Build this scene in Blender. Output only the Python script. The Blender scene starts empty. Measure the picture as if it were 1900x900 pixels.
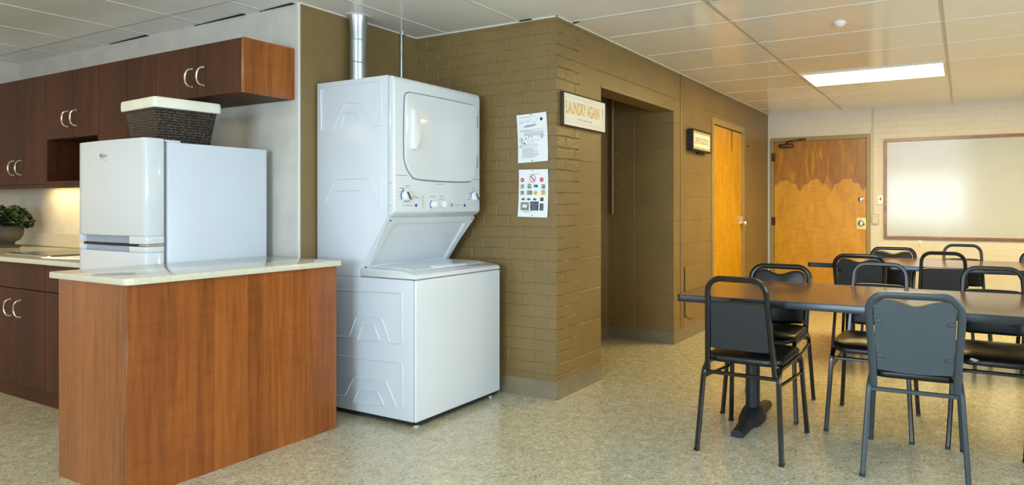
import bpy, bmesh, math, random
from mathutils import Vector, Matrix
random.seed(7)
SC = bpy.context.scene
COL = SC.collection
R = math.radians

# ------------------------------------------------------------------ camera
cam_d = bpy.data.cameras.new('camera')
cam = bpy.data.objects.new('camera', cam_d); COL.objects.link(cam)
cam_d.sensor_fit = 'HORIZONTAL'; cam_d.sensor_width = 36.0
cam_d.lens = 36.0 * 1173.0 / 1900.0
cam_d.shift_x = (950 - 1214.7) / 1900.0
cam_d.shift_y = (383 - 450) / 1900.0
cam_d.clip_start = 0.05
cam.location = (0, 0, 1.21)
cam.rotation_euler = (R(90), 0, R(26.12))
SC.camera = cam

# ------------------------------------------------------------------ colour management and world
SC.view_settings.view_transform = 'Standard'
SC.view_settings.look = 'None'
SC.view_settings.exposure = 0.5
SC.view_settings.gamma = 1.0
SC.view_settings.use_curve_mapping = False
W = bpy.data.worlds.new('world'); SC.world = W; W.use_nodes = True
W.node_tree.nodes['Background'].inputs[0].default_value = (0.55, 0.75, 1.0, 1)
W.node_tree.nodes['Background'].inputs[1].default_value = 1.6

# ------------------------------------------------------------------ lights (daylight through the windows)
def area(name, loc, rot, sx, sy, power, color, spread=180):
    l = bpy.data.lights.new(name, 'AREA'); l.shape = 'RECTANGLE'; l.size = sx; l.size_y = sy
    l.energy = power; l.color = color; l.spread = R(spread)
    o = bpy.data.objects.new(name, l); COL.objects.link(o); o.location = loc; o.rotation_euler = rot
    return o
DAY = (0.70, 0.86, 1.0)
area('window_daylight_back', (-1.05, -3.32, 1.45), (R(90), 0, 0), 2.2, 1.5, 105, DAY)
area('window_daylight_kitchen', (-5.0, -3.32, 1.45), (R(90), 0, 0), 1.6, 1.3, 14, (1.0, 0.86, 0.66))
area('window_daylight_right', (3.32, 0.6, 1.45), (R(90), 0, R(90)), 4.4, 1.5, 105, DAY)
LAMP_COL = (1.0, 0.75, 0.28); LAMP_STR = 25.0
KITCHEN_STR = 7; OFFCOL = (1.0, 0.74, 0.42)

# ------------------------------------------------------------------ materials
def new_mat(name):
    m = bpy.data.materials.new(name); m.use_nodes = True
    nt = m.node_tree; b = nt.nodes['Principled BSDF']
    return m, nt, b
def rgb(r, g, b):
    f = lambda c: ((c/255+0.055)/1.055)**2.4 if c > 10 else c/255/12.92
    return (f(r), f(g), f(b), 1)
def N(nt, t, **kw):
    n = nt.nodes.new(t)
    for k, v in kw.items(): setattr(n, k, v)
    return n
def coords(nt, mx=(1, 0, 0), my=(0, 1, 0), mz=(0, 0, 1), scale=1.0):
    """object coordinates recombined as three dot products"""
    tc = N(nt, 'ShaderNodeTexCoord'); cb = N(nt, 'ShaderNodeCombineXYZ')
    for i, v in enumerate((mx, my, mz)):
        d = N(nt, 'ShaderNodeVectorMath', operation='DOT_PRODUCT')
        nt.links.new(tc.outputs['Object'], d.inputs[0]); d.inputs[1].default_value = [c*scale for c in v]
        nt.links.new(d.outputs['Value'], cb.inputs[i])
    return cb.outputs[0]
def noise(nt, vec, scale, detail=3, rough=0.5, dist=0.0):
    n = N(nt, 'ShaderNodeTexNoise'); n.inputs['Scale'].default_value = scale; n.inputs['Detail'].default_value = detail
    n.inputs['Roughness'].default_value = rough; n.inputs['Distortion'].default_value = dist
    if vec: nt.links.new(vec, n.inputs['Vector'])
    return n.outputs['Fac']
def ramp(nt, fac, stops):
    r = N(nt, 'ShaderNodeValToRGB'); e = r.color_ramp.elements
    while len(e) < len(stops): e.new(0.5)
    for i, (p, c) in enumerate(stops): e[i].position = p; e[i].color = c
    nt.links.new(fac, r.inputs[0]); return r.outputs[0]
def mix(nt, fac, a, b, mode='MIX'):
    m = N(nt, 'ShaderNodeMix', data_type='RGBA', blend_type=mode)
    for s, v in ((0, fac), (6, a), (7, b)):
        if hasattr(v, 'links'): nt.links.new(v, m.inputs[s])
        else: m.inputs[s].default_value = v
    return m.outputs[2]
def bump(nt, b, h, strength, dist):
    n = N(nt, 'ShaderNodeBump'); n.inputs['Strength'].default_value = strength; n.inputs['Distance'].default_value = dist
    nt.links.new(h, n.inputs['Height']); nt.links.new(n.outputs[0], b.inputs['Normal'])
def math_(nt, op, a, b=None):
    m = N(nt, 'ShaderNodeMath', operation=op)
    for i, v in enumerate((a, b)):
        if v is None: continue
        if hasattr(v, 'links'): nt.links.new(v, m.inputs[i])
        else: m.inputs[i].default_value = v
    return m.outputs[0]

def simple(name, col, rough=0.5, metal=0.0, var=0.06, bs=0.0, bscale=200, coat=0.0, spec=0.5):
    m, nt, b = new_mat(name)
    v = coords(nt)
    f = noise(nt, v, 9, 4)
    c0 = tuple(c*(1-var) for c in col[:3]) + (1,); c1 = tuple(min(1, c*(1+var)) for c in col[:3]) + (1,)
    nt.links.new(ramp(nt, f, [(0.3, c0), (0.7, c1)]), b.inputs['Base Color'])
    b.inputs['Roughness'].default_value = rough; b.inputs['Metallic'].default_value = metal
    b.inputs['Coat Weight'].default_value = coat; b.inputs['Specular IOR Level'].default_value = spec
    if bs: bump(nt, b, noise(nt, v, bscale, 2), bs, 0.001)
    return m

def masonry(name, col, axis, bw, bh, mortar, strength, rough=0.38, var=0.1, wave=0.004, offset=0.5, phase=0.0, pale=0.0):
    m, nt, b = new_mat(name)
    v = coords(nt, mx=(1, 0, 0) if axis == 'X' else (0, 1, 0), my=(0, 0, 1), mz=(0, 1, 0) if axis == 'X' else (1, 0, 0))
    # slightly wandering joints
    nz = N(nt, 'ShaderNodeTexNoise'); nz.inputs['Scale'].default_value = 9; nt.links.new(v, nz.inputs['Vector'])
    sub = N(nt, 'ShaderNodeVectorMath', operation='SUBTRACT'); nt.links.new(nz.outputs['Color'], sub.inputs[0]); sub.inputs[1].default_value = (.5, .5, .5)
    sc = N(nt, 'ShaderNodeVectorMath', operation='SCALE'); nt.links.new(sub.outputs[0], sc.inputs[0]); sc.inputs['Scale'].default_value = wave*4
    ad = N(nt, 'ShaderNodeVectorMath', operation='ADD'); nt.links.new(v, ad.inputs[0]); nt.links.new(sc.outputs[0], ad.inputs[1])
    br = N(nt, 'ShaderNodeTexBrick'); br.offset = offset
    ph = N(nt, 'ShaderNodeVectorMath', operation='ADD'); nt.links.new(ad.outputs[0], ph.inputs[0]); ph.inputs[1].default_value = (phase, 0, 0); nt.links.new(ph.outputs[0], br.inputs['Vector'])
    br.inputs['Scale'].default_value = 1.0; br.inputs['Brick Width'].default_value = bw; br.inputs['Row Height'].default_value = bh
    br.inputs['Mortar Size'].default_value = mortar; br.inputs['Mortar Smooth'].default_value = 1.0
    br.inputs['Color1'].default_value = (0.3, 0.3, 0.3, 1); br.inputs['Color2'].default_value = (0.7, 0.7, 0.7, 1); br.inputs['Bias'].default_value = 0
    base = tuple(col[:3])
    n1 = noise(nt, v, 3.0, 4)
    n2 = noise(nt, v, 38, 5, 0.65)
    c = ramp(nt, n1, [(0.3, tuple(x*(1-var) for x in base)+(1,)), (0.7, tuple(min(1, x*(1+var)) for x in base)+(1,))])
    c = mix(nt, math_(nt, 'MULTIPLY', br.outputs['Color'], 0.18), c, tuple(x*0.75 for x in base)+(1,))
    if pale:   # highlights on worn joints, put into the colour as paler patches
        pf = N(nt, 'ShaderNodeMapRange'); nt.links.new(noise(nt, v, 11, 3), pf.inputs[0]); pf.inputs['From Min'].default_value = .5; pf.inputs['From Max'].default_value = .62
        c = mix(nt, math_(nt, 'MULTIPLY', math_(nt, 'MULTIPLY', br.outputs['Fac'], pf.outputs[0]), pale), c, tuple(min(1, x*1.9) for x in base)+(1,))
    nt.links.new(c, b.inputs['Base Color'])
    h = math_(nt, 'SUBTRACT', math_(nt, 'ADD', math_(nt, 'MULTIPLY', n2, 0.8), math_(nt, 'MULTIPLY', noise(nt, v, 13, 3), 0.9)), math_(nt, 'MULTIPLY', br.outputs['Fac'], 0.9))
    h = math_(nt, 'ADD', h, math_(nt, 'MULTIPLY', br.outputs['Color'], 0.5))
    b.inputs['Roughness'].default_value = rough
    bump(nt, b, h, strength, 0.006)
    return m

def wood(name, dark, mid, light, rough=0.28, stave=0.075, vertical=True, coat=0.15, spec=.5):
    m, nt, b = new_mat(name)
    # u runs across the grain, w along it
    u = (1, 1, 0) if vertical else (0, 1, 1); w = (0, 0, 1) if vertical else (1, 0, 0)
    vs = coords(nt, mx=u, my=w, mz=(1, -1, 0))
    sx = N(nt, 'ShaderNodeSeparateXYZ'); nt.links.new(vs, sx.inputs[0])
    st = math_(nt, 'FLOOR', math_(nt, 'DIVIDE', sx.outputs[0], stave))
    wn = N(nt, 'ShaderNodeTexWhiteNoise', noise_dimensions='1D'); nt.links.new(st, wn.inputs['W'])
    mp = N(nt, 'ShaderNodeMapping'); nt.links.new(vs, mp.inputs[0]); mp.inputs['Scale'].default_value = (26, 1.3, 8)
    off = N(nt, 'ShaderNodeCombineXYZ'); nt.links.new(math_(nt, 'MULTIPLY', wn.outputs[0], 30), off.inputs[1]); nt.links.new(off.outputs[0], mp.inputs['Location'])
    g = noise(nt, mp.outputs[0], 1.6, 6, 0.6, 0.6)
    mp2 = N(nt, 'ShaderNodeMapping'); nt.links.new(vs, mp2.inputs[0]); mp2.inputs['Scale'].default_value = (3.2, 9, 3)
    g2 = noise(nt, mp2.outputs[0], 2.2, 3, 0.5, 1.2)
    f = math_(nt, 'ADD', math_(nt, 'ADD', math_(nt, 'MULTIPLY', g, 0.62), math_(nt, 'MULTIPLY', g2, 0.18)), math_(nt, 'MULTIPLY', wn.outputs[0], 0.16))
    nt.links.new(ramp(nt, f, [(0.28, dark), (0.48, mid), (0.70, light)]), b.inputs['Base Color'])
    b.inputs['Roughness'].default_value = rough; b.inputs['Coat Weight'].default_value = coat; b.inputs['Coat Roughness'].default_value = 0.15; b.inputs['Specular IOR Level'].default_value = spec
    return m

def speckle(name, cols, scale, rough, coat=0.0, brush=None, spec=0.5):
    m, nt, b = new_mat(name)
    v = coords(nt)
    f = noise(nt, v, scale, 5, 0.72, 0.5)
    f2 = noise(nt, v, scale*0.27, 3, 0.6, 1.0)
    f3 = noise(nt, v, 1.3, 2)
    t = math_(nt, 'ADD', math_(nt, 'MULTIPLY', f, 0.7), math_(nt, 'MULTIPLY', f2, 0.3))
    st = [(0.34 + 0.32*i/(len(cols)-1), c) for i, c in enumerate(cols)]
    c = ramp(nt, t, st)
    c = mix(nt, math_(nt, 'MULTIPLY', f3, 0.22), c, tuple(x*0.72 for x in cols[1][:3])+(1,))
    nt.links.new(c, b.inputs['Base Color'])
    r = N(nt, 'ShaderNodeMapRange'); nt.links.new(f2, r.inputs[0]); r.inputs['To Min'].default_value = rough*0.8; r.inputs['To Max'].default_value = rough*1.3
    nt.links.new(r.outputs[0], b.inputs['Roughness']); b.inputs['Coat Weight'].default_value = coat; b.inputs['Coat Roughness'].default_value = 0.08
    b.inputs['Specular IOR Level'].default_value = spec
    return m

M = {}
BROWN = rgb(130, 107, 65)
M['brick_brown'] = masonry('brick_brown', BROWN, 'X', 0.205, 0.072, 0.0045, 0.55, wave=0.0045, rough=.28, pale=.5)
M['brick_brown_y'] = masonry('brick_brown_y', BROWN, 'Y', 0.205, 0.072, 0.005, 0.8, wave=0.005, rough=.26, pale=.7)
M['block_brown_y'] = masonry('block_brown_y', BROWN, 'Y', 0.41, 0.216, 0.005, 0.6, wave=0.001, pale=.35)
M['block_stack_y'] = masonry('block_stack_y', BROWN, 'Y', 0.6, 0.216, 0.005, 0.6, wave=0.001, offset=0.0, phase=-3.52, pale=.7)
M['block_brown_x'] = masonry('block_brown_x', BROWN, 'X', 0.41, 0.216, 0.005, 0.55, wave=0.001, offset=0.0, phase=2.676, pale=.6)
M['brown_paint'] = simple('brown_paint', BROWN, 0.42, bs=0.15, bscale=120)
M['white_wall'] = simple('white_wall', rgb(206, 202, 192), 0.55, bs=0.1, bscale=150)
M['brick_white'] = masonry('brick_white', rgb(218, 214, 204), 'X', 0.205, 0.072, 0.005, 0.35, rough=0.4, var=0.03, wave=0.003)
M['block_white'] = masonry('block_white', rgb(215, 208, 192), 'Y', 0.41, 0.2, 0.004, 0.3, rough=0.5, var=0.03)
M['block_white_x'] = masonry('block_white_x', rgb(215, 208, 192), 'X', 0.41, 0.2, 0.004, 0.3, rough=0.5, var=0.03)
M['ceiling'] = simple('ceiling', rgb(240, 240, 236), 0.15, var=0.015, bs=0.12, bscale=2.5, spec=0.5)
M['tbar'] = simple('tbar', rgb(222, 222, 214), 0.35, var=0.01)
M['tbar_wide'] = simple('tbar_wide', rgb(196, 192, 178), 0.35, var=0.01)
M['gap'] = simple('gap', rgb(40, 36, 30), 0.9)
M['floor'] = speckle('floor', [rgb(118, 111, 84), rgb(178, 170, 140), rgb(206, 199, 172), rgb(240, 236, 216)], 78, 0.22, coat=0.25)
M['base_rubber'] = simple('base_rubber', rgb(128, 116, 92), 0.45, var=0.08)
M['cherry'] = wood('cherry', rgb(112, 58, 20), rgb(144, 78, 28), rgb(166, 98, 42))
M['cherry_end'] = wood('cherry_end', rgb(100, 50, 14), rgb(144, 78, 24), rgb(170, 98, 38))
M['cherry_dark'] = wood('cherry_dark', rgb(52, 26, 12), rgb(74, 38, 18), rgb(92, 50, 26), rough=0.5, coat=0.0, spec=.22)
M['melamine'] = simple('melamine', rgb(176, 150, 120), 0.5)
M['quartz'] = speckle('quartz', [rgb(204, 198, 174), rgb(212, 207, 184), rgb(217, 213, 192), rgb(223, 219, 200)], 90, 0.09, coat=0.2)
M['chrome'] = simple('chrome', rgb(225, 225, 225), 0.12, 1.0, var=0.01)
M['nickel'] = simple('nickel', rgb(200, 185, 165), 0.22, 1.0, var=0.02)
M['brass'] = simple('brass', rgb(200, 165, 90), 0.25, 1.0, var=0.03)
M['bronze'] = simple('bronze', rgb(80, 55, 30), 0.4, 0.8)
M['galv'] = simple('galv', rgb(190, 198, 202), 0.32, 0.9, var=0.12)
M['enamel'] = simple('enamel', rgb(218, 223, 226), 0.16, var=0.006, coat=0.3)
M['enamel_side'] = simple('enamel_side', rgb(212, 218, 226), 0.3, var=0.006, bs=0.06, bscale=400)
M['enamel_grey'] = simple('enamel_grey', rgb(150, 162, 178), 0.3, var=0.02)
M['enamel_dark'] = simple('enamel_dark', rgb(92, 98, 108), 0.35)
M['white_plastic'] = simple('white_plastic', rgb(238, 238, 236), 0.28, var=0.01)
M['black_gap'] = simple('black_gap', rgb(28, 30, 32), 0.5)
M['seam'] = simple('seam', rgb(120, 126, 130), 0.5)
M['blue'] = simple('blue', rgb(40, 80, 160), 0.4)
M['ink'] = simple('ink', rgb(50, 50, 54), 0.6)
M['ink_grey'] = simple('ink_grey', rgb(150, 152, 156), 0.6)
M['ink_pale'] = simple('ink_pale', rgb(185, 185, 180), 0.6)
M['red'] = simple('red', rgb(196, 40, 52), 0.5)
M['yellow'] = simple('yellow', rgb(222, 170, 40), 0.5)
M['photo_a'] = speckle('photo_a', [rgb(40, 42, 40), rgb(110, 120, 110), rgb(170, 176, 160), rgb(225, 225, 215)], 60, 0.4)
M['photo_b'] = speckle('photo_b', [rgb(20, 22, 26), rgb(50, 56, 64), rgb(110, 120, 130), rgb(200, 205, 210)], 45, 0.4)
M['paper'] = simple('paper', rgb(236, 238, 240), 0.5, var=0.005)
M['gold_ink'] = simple('gold_ink', rgb(196, 158, 84), 0.4)
M['sign_white'] = simple('sign_white', rgb(232, 228, 214), 0.45, var=0.02)
M['letter_brown'] = simple('letter_brown', rgb(112, 98, 70), 0.5)
M['sign_edge'] = simple('sign_edge', rgb(60, 50, 36), 0.5)
M['sign_trim'] = simple('sign_trim', rgb(176, 160, 118), 0.45)
M['frame_black'] = simple('frame_black', rgb(28, 26, 22), 0.4)
M['door_frame'] = simple('door_frame', rgb(150, 130, 84), 0.35, var=0.05)
M['vinyl'] = simple('vinyl', rgb(16, 18, 20), 0.33, bs=0.25, bscale=260, spec=0.5)
M['vinyl_black_back'] = simple('vinyl_black_back', rgb(32, 37, 41), 0.42, bs=0.2, bscale=300)
M['vinyl_back'] = simple('vinyl_back', rgb(64, 75, 81), 0.42, bs=0.2, bscale=300)
M['chair_black'] = simple('chair_black', rgb(8, 8, 10), 0.2, 0.0, coat=0.15, spec=0.5)
M['chair_grey'] = simple('chair_grey', rgb(58, 67, 74), 0.33, 0.2, bs=0.3, bscale=500)
M['cast_iron'] = simple('cast_iron', rgb(34, 40, 44), 0.45, 0.2, bs=0.3, bscale=300)
M['laminate'] = speckle('laminate', [rgb(66, 44, 30), rgb(104, 74, 52), rgb(128, 96, 72), rgb(160, 128, 100)], 95, 0.17, coat=0.1)
M['table_edge'] = simple('table_edge', rgb(46, 52, 58), 0.2, 0.5, var=0.3)
M['wicker_liner'] = simple('wicker_liner', rgb(236, 232, 212), 0.8, bs=0.3, bscale=400)
M['leaf'] = simple('leaf', rgb(24, 50, 18), 0.5, var=0.3)
M['pot'] = simple('pot', rgb(74, 70, 60), 0.5, var=0.15)
M['soil'] = simple('soil', rgb(50, 38, 26), 0.9, var=0.2)
M['glass_black'] = simple('glass_black', rgb(22, 22, 24), 0.08)
M['board_white'] = simple('board_white', rgb(192, 199, 204), 0.13, var=0.012, bs=0.10, bscale=1.3)
M['board_frame'] = wood('board_frame', rgb(104, 70, 34), rgb(134, 94, 48), rgb(156, 114, 62), vertical=False)
M['window_frame'] = simple('window_frame', rgb(90, 86, 78), 0.4)

# yellow stained doors: horizontal cathedral veneer with a darker band of wear drips near the top of the far one
def door_veneer(name, axis, band=False):
    m, nt, b = new_mat(name)
    ax = (1, 0, 0) if axis == 'X' else (0, 1, 0)
    v = coords(nt, mx=ax, my=(0, 0, 1), mz=(0, 0, 0))
    mp = N(nt, 'ShaderNodeMapping'); nt.links.new(v, mp.inputs[0]); mp.inputs['Scale'].default_value = (5.0, 1.6, 1)
    g = noise(nt, mp.outputs[0], 1.6, 5, 0.6, 1.0)
    mp2 = N(nt, 'ShaderNodeMapping'); nt.links.new(v, mp2.inputs[0]); mp2.inputs['Scale'].default_value = (7, 34, 1)
    g2 = noise(nt, mp2.outputs[0], 1.0, 4, 0.6, 0.4)
    f = math_(nt, 'ADD', math_(nt, 'MULTIPLY', g, 0.65), math_(nt, 'MULTIPLY', g2, 0.35))
    c = ramp(nt, f, [(0.32, rgb(176, 122, 4)), (0.5, rgb(198, 144, 8)), (0.7, rgb(212, 162, 30))])
    if band:
        sx = N(nt, 'ShaderNodeSeparateXYZ'); nt.links.new(v, sx.inputs[0])
        # scalloped lower edge of the stain: fingers hanging every 17 cm plus irregularity
        n1 = N(nt, 'ShaderNodeTexNoise'); n1.noise_dimensions = '1D'; n1.inputs['Scale'].default_value = 9; n1.inputs['Detail'].default_value = 3
        nt.links.new(sx.outputs[0], n1.inputs['W'])
        sn = math_(nt, 'ABSOLUTE', math_(nt, 'SINE', math_(nt, 'MULTIPLY', math_(nt, 'ADD', sx.outputs[0], 1.952), math.pi/.382)))
        sn2 = math_(nt, 'ABSOLUTE', math_(nt, 'SINE', math_(nt, 'MULTIPLY', sx.outputs[0], math.pi/.096)))
        edge = math_(nt, 'ADD', math_(nt, 'MULTIPLY', math_(nt, 'POWER', sn, .8), 0.075), math_(nt, 'MULTIPLY', math_(nt, 'POWER', sn, 18), 0.075))
        edge = math_(nt, 'ADD', math_(nt, 'ADD', edge, math_(nt, 'MULTIPLY', sn2, 0.025)), math_(nt, 'MULTIPLY', n1.outputs['Fac'], 0.05))
        edge = math_(nt, 'SUBTRACT', 1.60, edge)
        dd = math_(nt, 'SUBTRACT', sx.outputs[1], edge)
        mr = N(nt, 'ShaderNodeMapRange'); nt.links.new(dd, mr.inputs[0]); mr.inputs['From Min'].default_value = -0.006; mr.inputs['From Max'].default_value = 0.012
        mp3 = N(nt, 'ShaderNodeMapping'); nt.links.new(v, mp3.inputs[0]); mp3.inputs['Scale'].default_value = (9.0, 1.6, 1)
        g3 = noise(nt, mp3.outputs[0], 1.4, 4, 0.6, 1.2)
        dk = ramp(nt, g3, [(0.35, rgb(122, 76, 6)), (0.55, rgb(152, 100, 8)), (0.68, rgb(196, 140, 20))])
        # a thin dark tide line along the edge
        mr2 = N(nt, 'ShaderNodeMapRange'); nt.links.new(dd, mr2.inputs[0]); mr2.inputs['From Min'].default_value = 0.0; mr2.inputs['From Max'].default_value = 0.06
        mr2.inputs['To Min'].default_value = 1; mr2.inputs['To Max'].default_value = 0
        dk = mix(nt, math_(nt, 'MULTIPLY', mr2.outputs[0], 0.5), dk, rgb(128, 76, 16))
        c = mix(nt, math_(nt, 'MULTIPLY', mr.outputs[0], 0.85), c, dk)
    nt.links.new(c, b.inputs['Base Color'])
    b.inputs['Roughness'].default_value = 0.32
    return m
M['door_yellow_y'] = door_veneer('door_yellow_y', 'Y')
M['door_yellow_x'] = door_veneer('door_yellow_x', 'X', True)

def wicker_mat():
    m, nt, b = new_mat('wicker')
    v = coords(nt, mx=(1, 1, 0), my=(0, 0, 1), mz=(1, -1, 0))
    br = N(nt, 'ShaderNodeTexBrick'); nt.links.new(v, br.inputs['Vector'])
    br.inputs['Scale'].default_value = 1; br.inputs['Brick Width'].default_value = 0.036; br.inputs['Row Height'].default_value = 0.014
    br.inputs['Mortar Size'].default_value = 0.0025; br.inputs['Mortar Smooth'].default_value = 1.0
    br.inputs['Color1'].default_value = rgb(28, 21, 14); br.inputs['Color2'].default_value = rgb(74, 57, 37); br.inputs['Mortar'].default_value = rgb(16, 12, 9)
    c = mix(nt, 0.5, br.outputs['Color'], ramp(nt, noise(nt, v, 60, 3), [(0.45, rgb(24, 19, 14)), (0.72, rgb(104, 80, 54))]))
    nt.links.new(c, b.inputs['Base Color']); b.inputs['Roughness'].default_value = 0.45
    h = math_(nt, 'SUBTRACT', noise(nt, v, 90, 2), br.outputs['Fac'])
    bump(nt, b, h, 0.9, 0.006)
    return m
M['wicker'] = wicker_mat()

def emit(name, col, s):
    m, nt, b = new_mat(name)
    b.inputs['Base Color'].default_value = (0.9, 0.9, 0.9, 1)
    b.inputs['Emission Color'].default_value = col + (1,); b.inputs['Emission Strength'].default_value = s
    return m
M['lamp_far'] = emit('lamp_far', LAMP_COL, LAMP_STR)
M['lamp_near_fill'] = emit('lamp_near_fill', (.86, .95, 1.0), 9.0)
M['lamp_kitchen'] = emit('lamp_kitchen', OFFCOL, KITCHEN_STR)
M['lamp_under'] = emit('lamp_under', (1.0, 0.72, 0.30), 22.0)

# ------------------------------------------------------------------ mesh helpers
class MB:
    def __init__(s): s.bm = bmesh.new()
    def box(s, x0, x1, y0, y1, z0, z1, bev=0.0, seg=2, rot=None):
        g = bmesh.ops.create_cube(s.bm, size=1.0)
        mt = Matrix.Translation(((x0+x1)/2, (y0+y1)/2, (z0+z1)/2)) @ Matrix.Diagonal((abs(x1-x0), abs(y1-y0), abs(z1-z0), 1))
        if rot is not None: mt = rot @ mt
        bmesh.ops.transform(s.bm, matrix=mt, verts=g['verts'])
        if bev:
            es = list({e for v in g['verts'] for e in v.link_edges})
            bmesh.ops.bevel(s.bm, geom=es, offset=bev, segments=seg, affect='EDGES', profile=0.5)
        return s
    def faces(s, vs, fs):
        bv = [s.bm.verts.new(v) for v in vs]
        out = []
        for f in fs:
            try: out.append(s.bm.faces.new([bv[i] for i in f]))
            except ValueError: pass
        return bv, out
    def prism(s, poly, axis, a0, a1, bev=0.0, seg=2):
        """poly in the two other axes (x: (y,z), y: (x,z), z: (x,y))"""
        def P(p, a):
            return {'x': (a, p[0], p[1]), 'y': (p[0], a, p[1]), 'z': (p[0], p[1], a)}[axis]
        n = len(poly)
        vs = [P(p, a0) for p in poly] + [P(p, a1) for p in poly]
        fs = [list(range(n))[::-1], list(range(n, 2*n))] + [[i, (i+1) % n, n+(i+1) % n, n+i] for i in range(n)]
        bv, ff = s.faces(vs, fs)
        if bev:
            ff[0].normal_update()
            es = list({e for f in ff for e in f.edges if len(e.link_faces) == 2})
            for f in ff: f.normal_update()
            es = [e for e in es if e.calc_face_angle(0) > 0.5]
            bmesh.ops.bevel(s.bm, geom=es, offset=bev, segments=seg, affect='EDGES', profile=0.5)
        return s
    def tube(s, path, r=0.01, sec=None, n=10, closed=False, caps=True, up=None):
        """sweep a round (r) or given 2D section along a path of points"""
        P = [Vector(p) for p in path]
        if sec is None: sec = [(r*math.cos(2*math.pi*i/n), r*math.sin(2*math.pi*i/n)) for i in range(n)]
        k = len(sec); rings = []
        prev = None
        for i, p in enumerate(P):
            if closed: t = (P[(i+1) % len(P)] - P[i-1]).normalized()
            elif i == 0: t = (P[1]-P[0]).normalized()
            elif i == len(P)-1: t = (P[-1]-P[-2]).normalized()
            else: t = ((P[i+1]-p).normalized() + (p-P[i-1]).normalized()).normalized()
            if prev is None:
                a = Vector(up) if up else (Vector((0, 0, 1)) if abs(t.z) < 0.9 else Vector((0, 1, 0)))
                nrm = (a - t*a.dot(t)).normalized()
            else:
                nrm = (prev - t*prev.dot(t)).normalized()
            prev = nrm; bn = t.cross(nrm)
            rings.append([s.bm.verts.new(p + nrm*c[0] + bn*c[1]) for c in sec])
        m = len(rings)
        for i in range(m if closed else m-1):
            A, B = rings[i], rings[(i+1) % m]
            for j in range(k): s.bm.faces.new((A[j], A[(j+1) % k], B[(j+1) % k], B[j]))
        if caps and not closed:
            s.bm.faces.new(rings[0][::-1]); s.bm.faces.new(rings[-1])
        return s
    def lathe(s, prof, c=(0, 0, 0), axis='z', n=24):
        """prof = [(r, h)...] along the axis"""
        def P(r, h, a):
            u, v = r*math.cos(a), r*math.sin(a)
            q = {'z': (u, v, h), 'x': (h, u, v), 'y': (u, h, v)}[axis]
            return (c[0]+q[0], c[1]+q[1], c[2]+q[2])
        rings = [[s.bm.verts.new(P(max(r, 1e-5), h, 2*math.pi*i/n)) for i in range(n)] for r, h in prof]
        for A, B in zip(rings, rings[1:]):
            for j in range(n): s.bm.faces.new((A[j], A[(j+1) % n], B[(j+1) % n], B[j]))
        s.bm.faces.new(rings[0][::-1]); s.bm.faces.new(rings[-1])
        return s
    def cushion(s, outline, t0, t1, fmap, dome=0.3, edge=0.07):
        """stack of outlines shrunk towards the centre, mapped by fmap(u, v, t)"""
        cx = sum(p[0] for p in outline)/len(outline); cy = sum(p[1] for p in outline)/len(outline)
        T = t1-t0
        lv = [(0, 1-edge*0.7), (0.15, 1-edge*0.2), (0.4, 1), (0.62, 1), (0.82, 1-edge*0.4), (0.94, 1-edge*1.3), (1.0, 1-edge*2.6), (1.0+dome*0.5, 0.6), (1.0+dome, 0.25)]
        rings = []
        for t, k in lv:
            rings.append([s.bm.verts.new(fmap(cx+(p[0]-cx)*k, cy+(p[1]-cy)*k, t0+T*t)) for p in outline])
        n = len(outline)
        for A, B in zip(rings, rings[1:]):
            for j in range(n): s.bm.faces.new((A[j], A[(j+1) % n], B[(j+1) % n], B[j]))
        s.bm.faces.new(rings[0][::-1]); s.bm.faces.new(rings[-1])
        return s
    def build(s, name, mat, parent=None, sharp=38):
        bmesh.ops.recalc_face_normals(s.bm, faces=s.bm.faces)
        for f in s.bm.faces: f.smooth = True
        for e in s.bm.edges:
            if len(e.link_faces) == 2 and e.calc_face_angle(0) > R(sharp): e.smooth = False
        me = bpy.data.meshes.new(name); s.bm.to_mesh(me); s.bm.free()
        if isinstance(mat, str): mat = M[mat]
        me.materials.append(mat)
        o = bpy.data.objects.new(name, me); COL.objects.link(o)
        if parent: o.parent = parent
        return o

def rrect(x0, x1, y0, y1, r, n=6, rs=None):
    """rounded rectangle outline, rs = radii per corner (x0y0, x1y0, x1y1, x0y1)"""
    rs = rs or (r,)*4; pts = []
    for (cx, cy, a0), q in zip(((x0, y0, 180), (x1, y0, 270), (x1, y1, 0), (x0, y1, 90)), rs):
        sx = 1 if cx == x0 else -1; sy = 1 if cy == y0 else -1
        for i in range(n+1):
            a = R(a0 + 90*i/n); pts.append((cx+sx*q+q*math.cos(a), cy+sy*q+q*math.sin(a)))
    return pts
def fillet(pts, r, n=5):
    """round the interior corners of a 3D polyline"""
    P = [Vector(p) for p in pts]; out = [P[0]]
    for a, b, c in zip(P, P[1:], P[2:]):
        d1 = (a-b); d2 = (c-b); q = min(r, d1.length*0.49, d2.length*0.49)
        s0 = b + d1.normalized()*q; s1 = b + d2.normalized()*q
        for i in range(n+1):
            t = i/n; out.append(s0*(1-t)**2 + b*2*t*(1-t) + s1*t*t)
    out.append(P[-1]); return out

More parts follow.
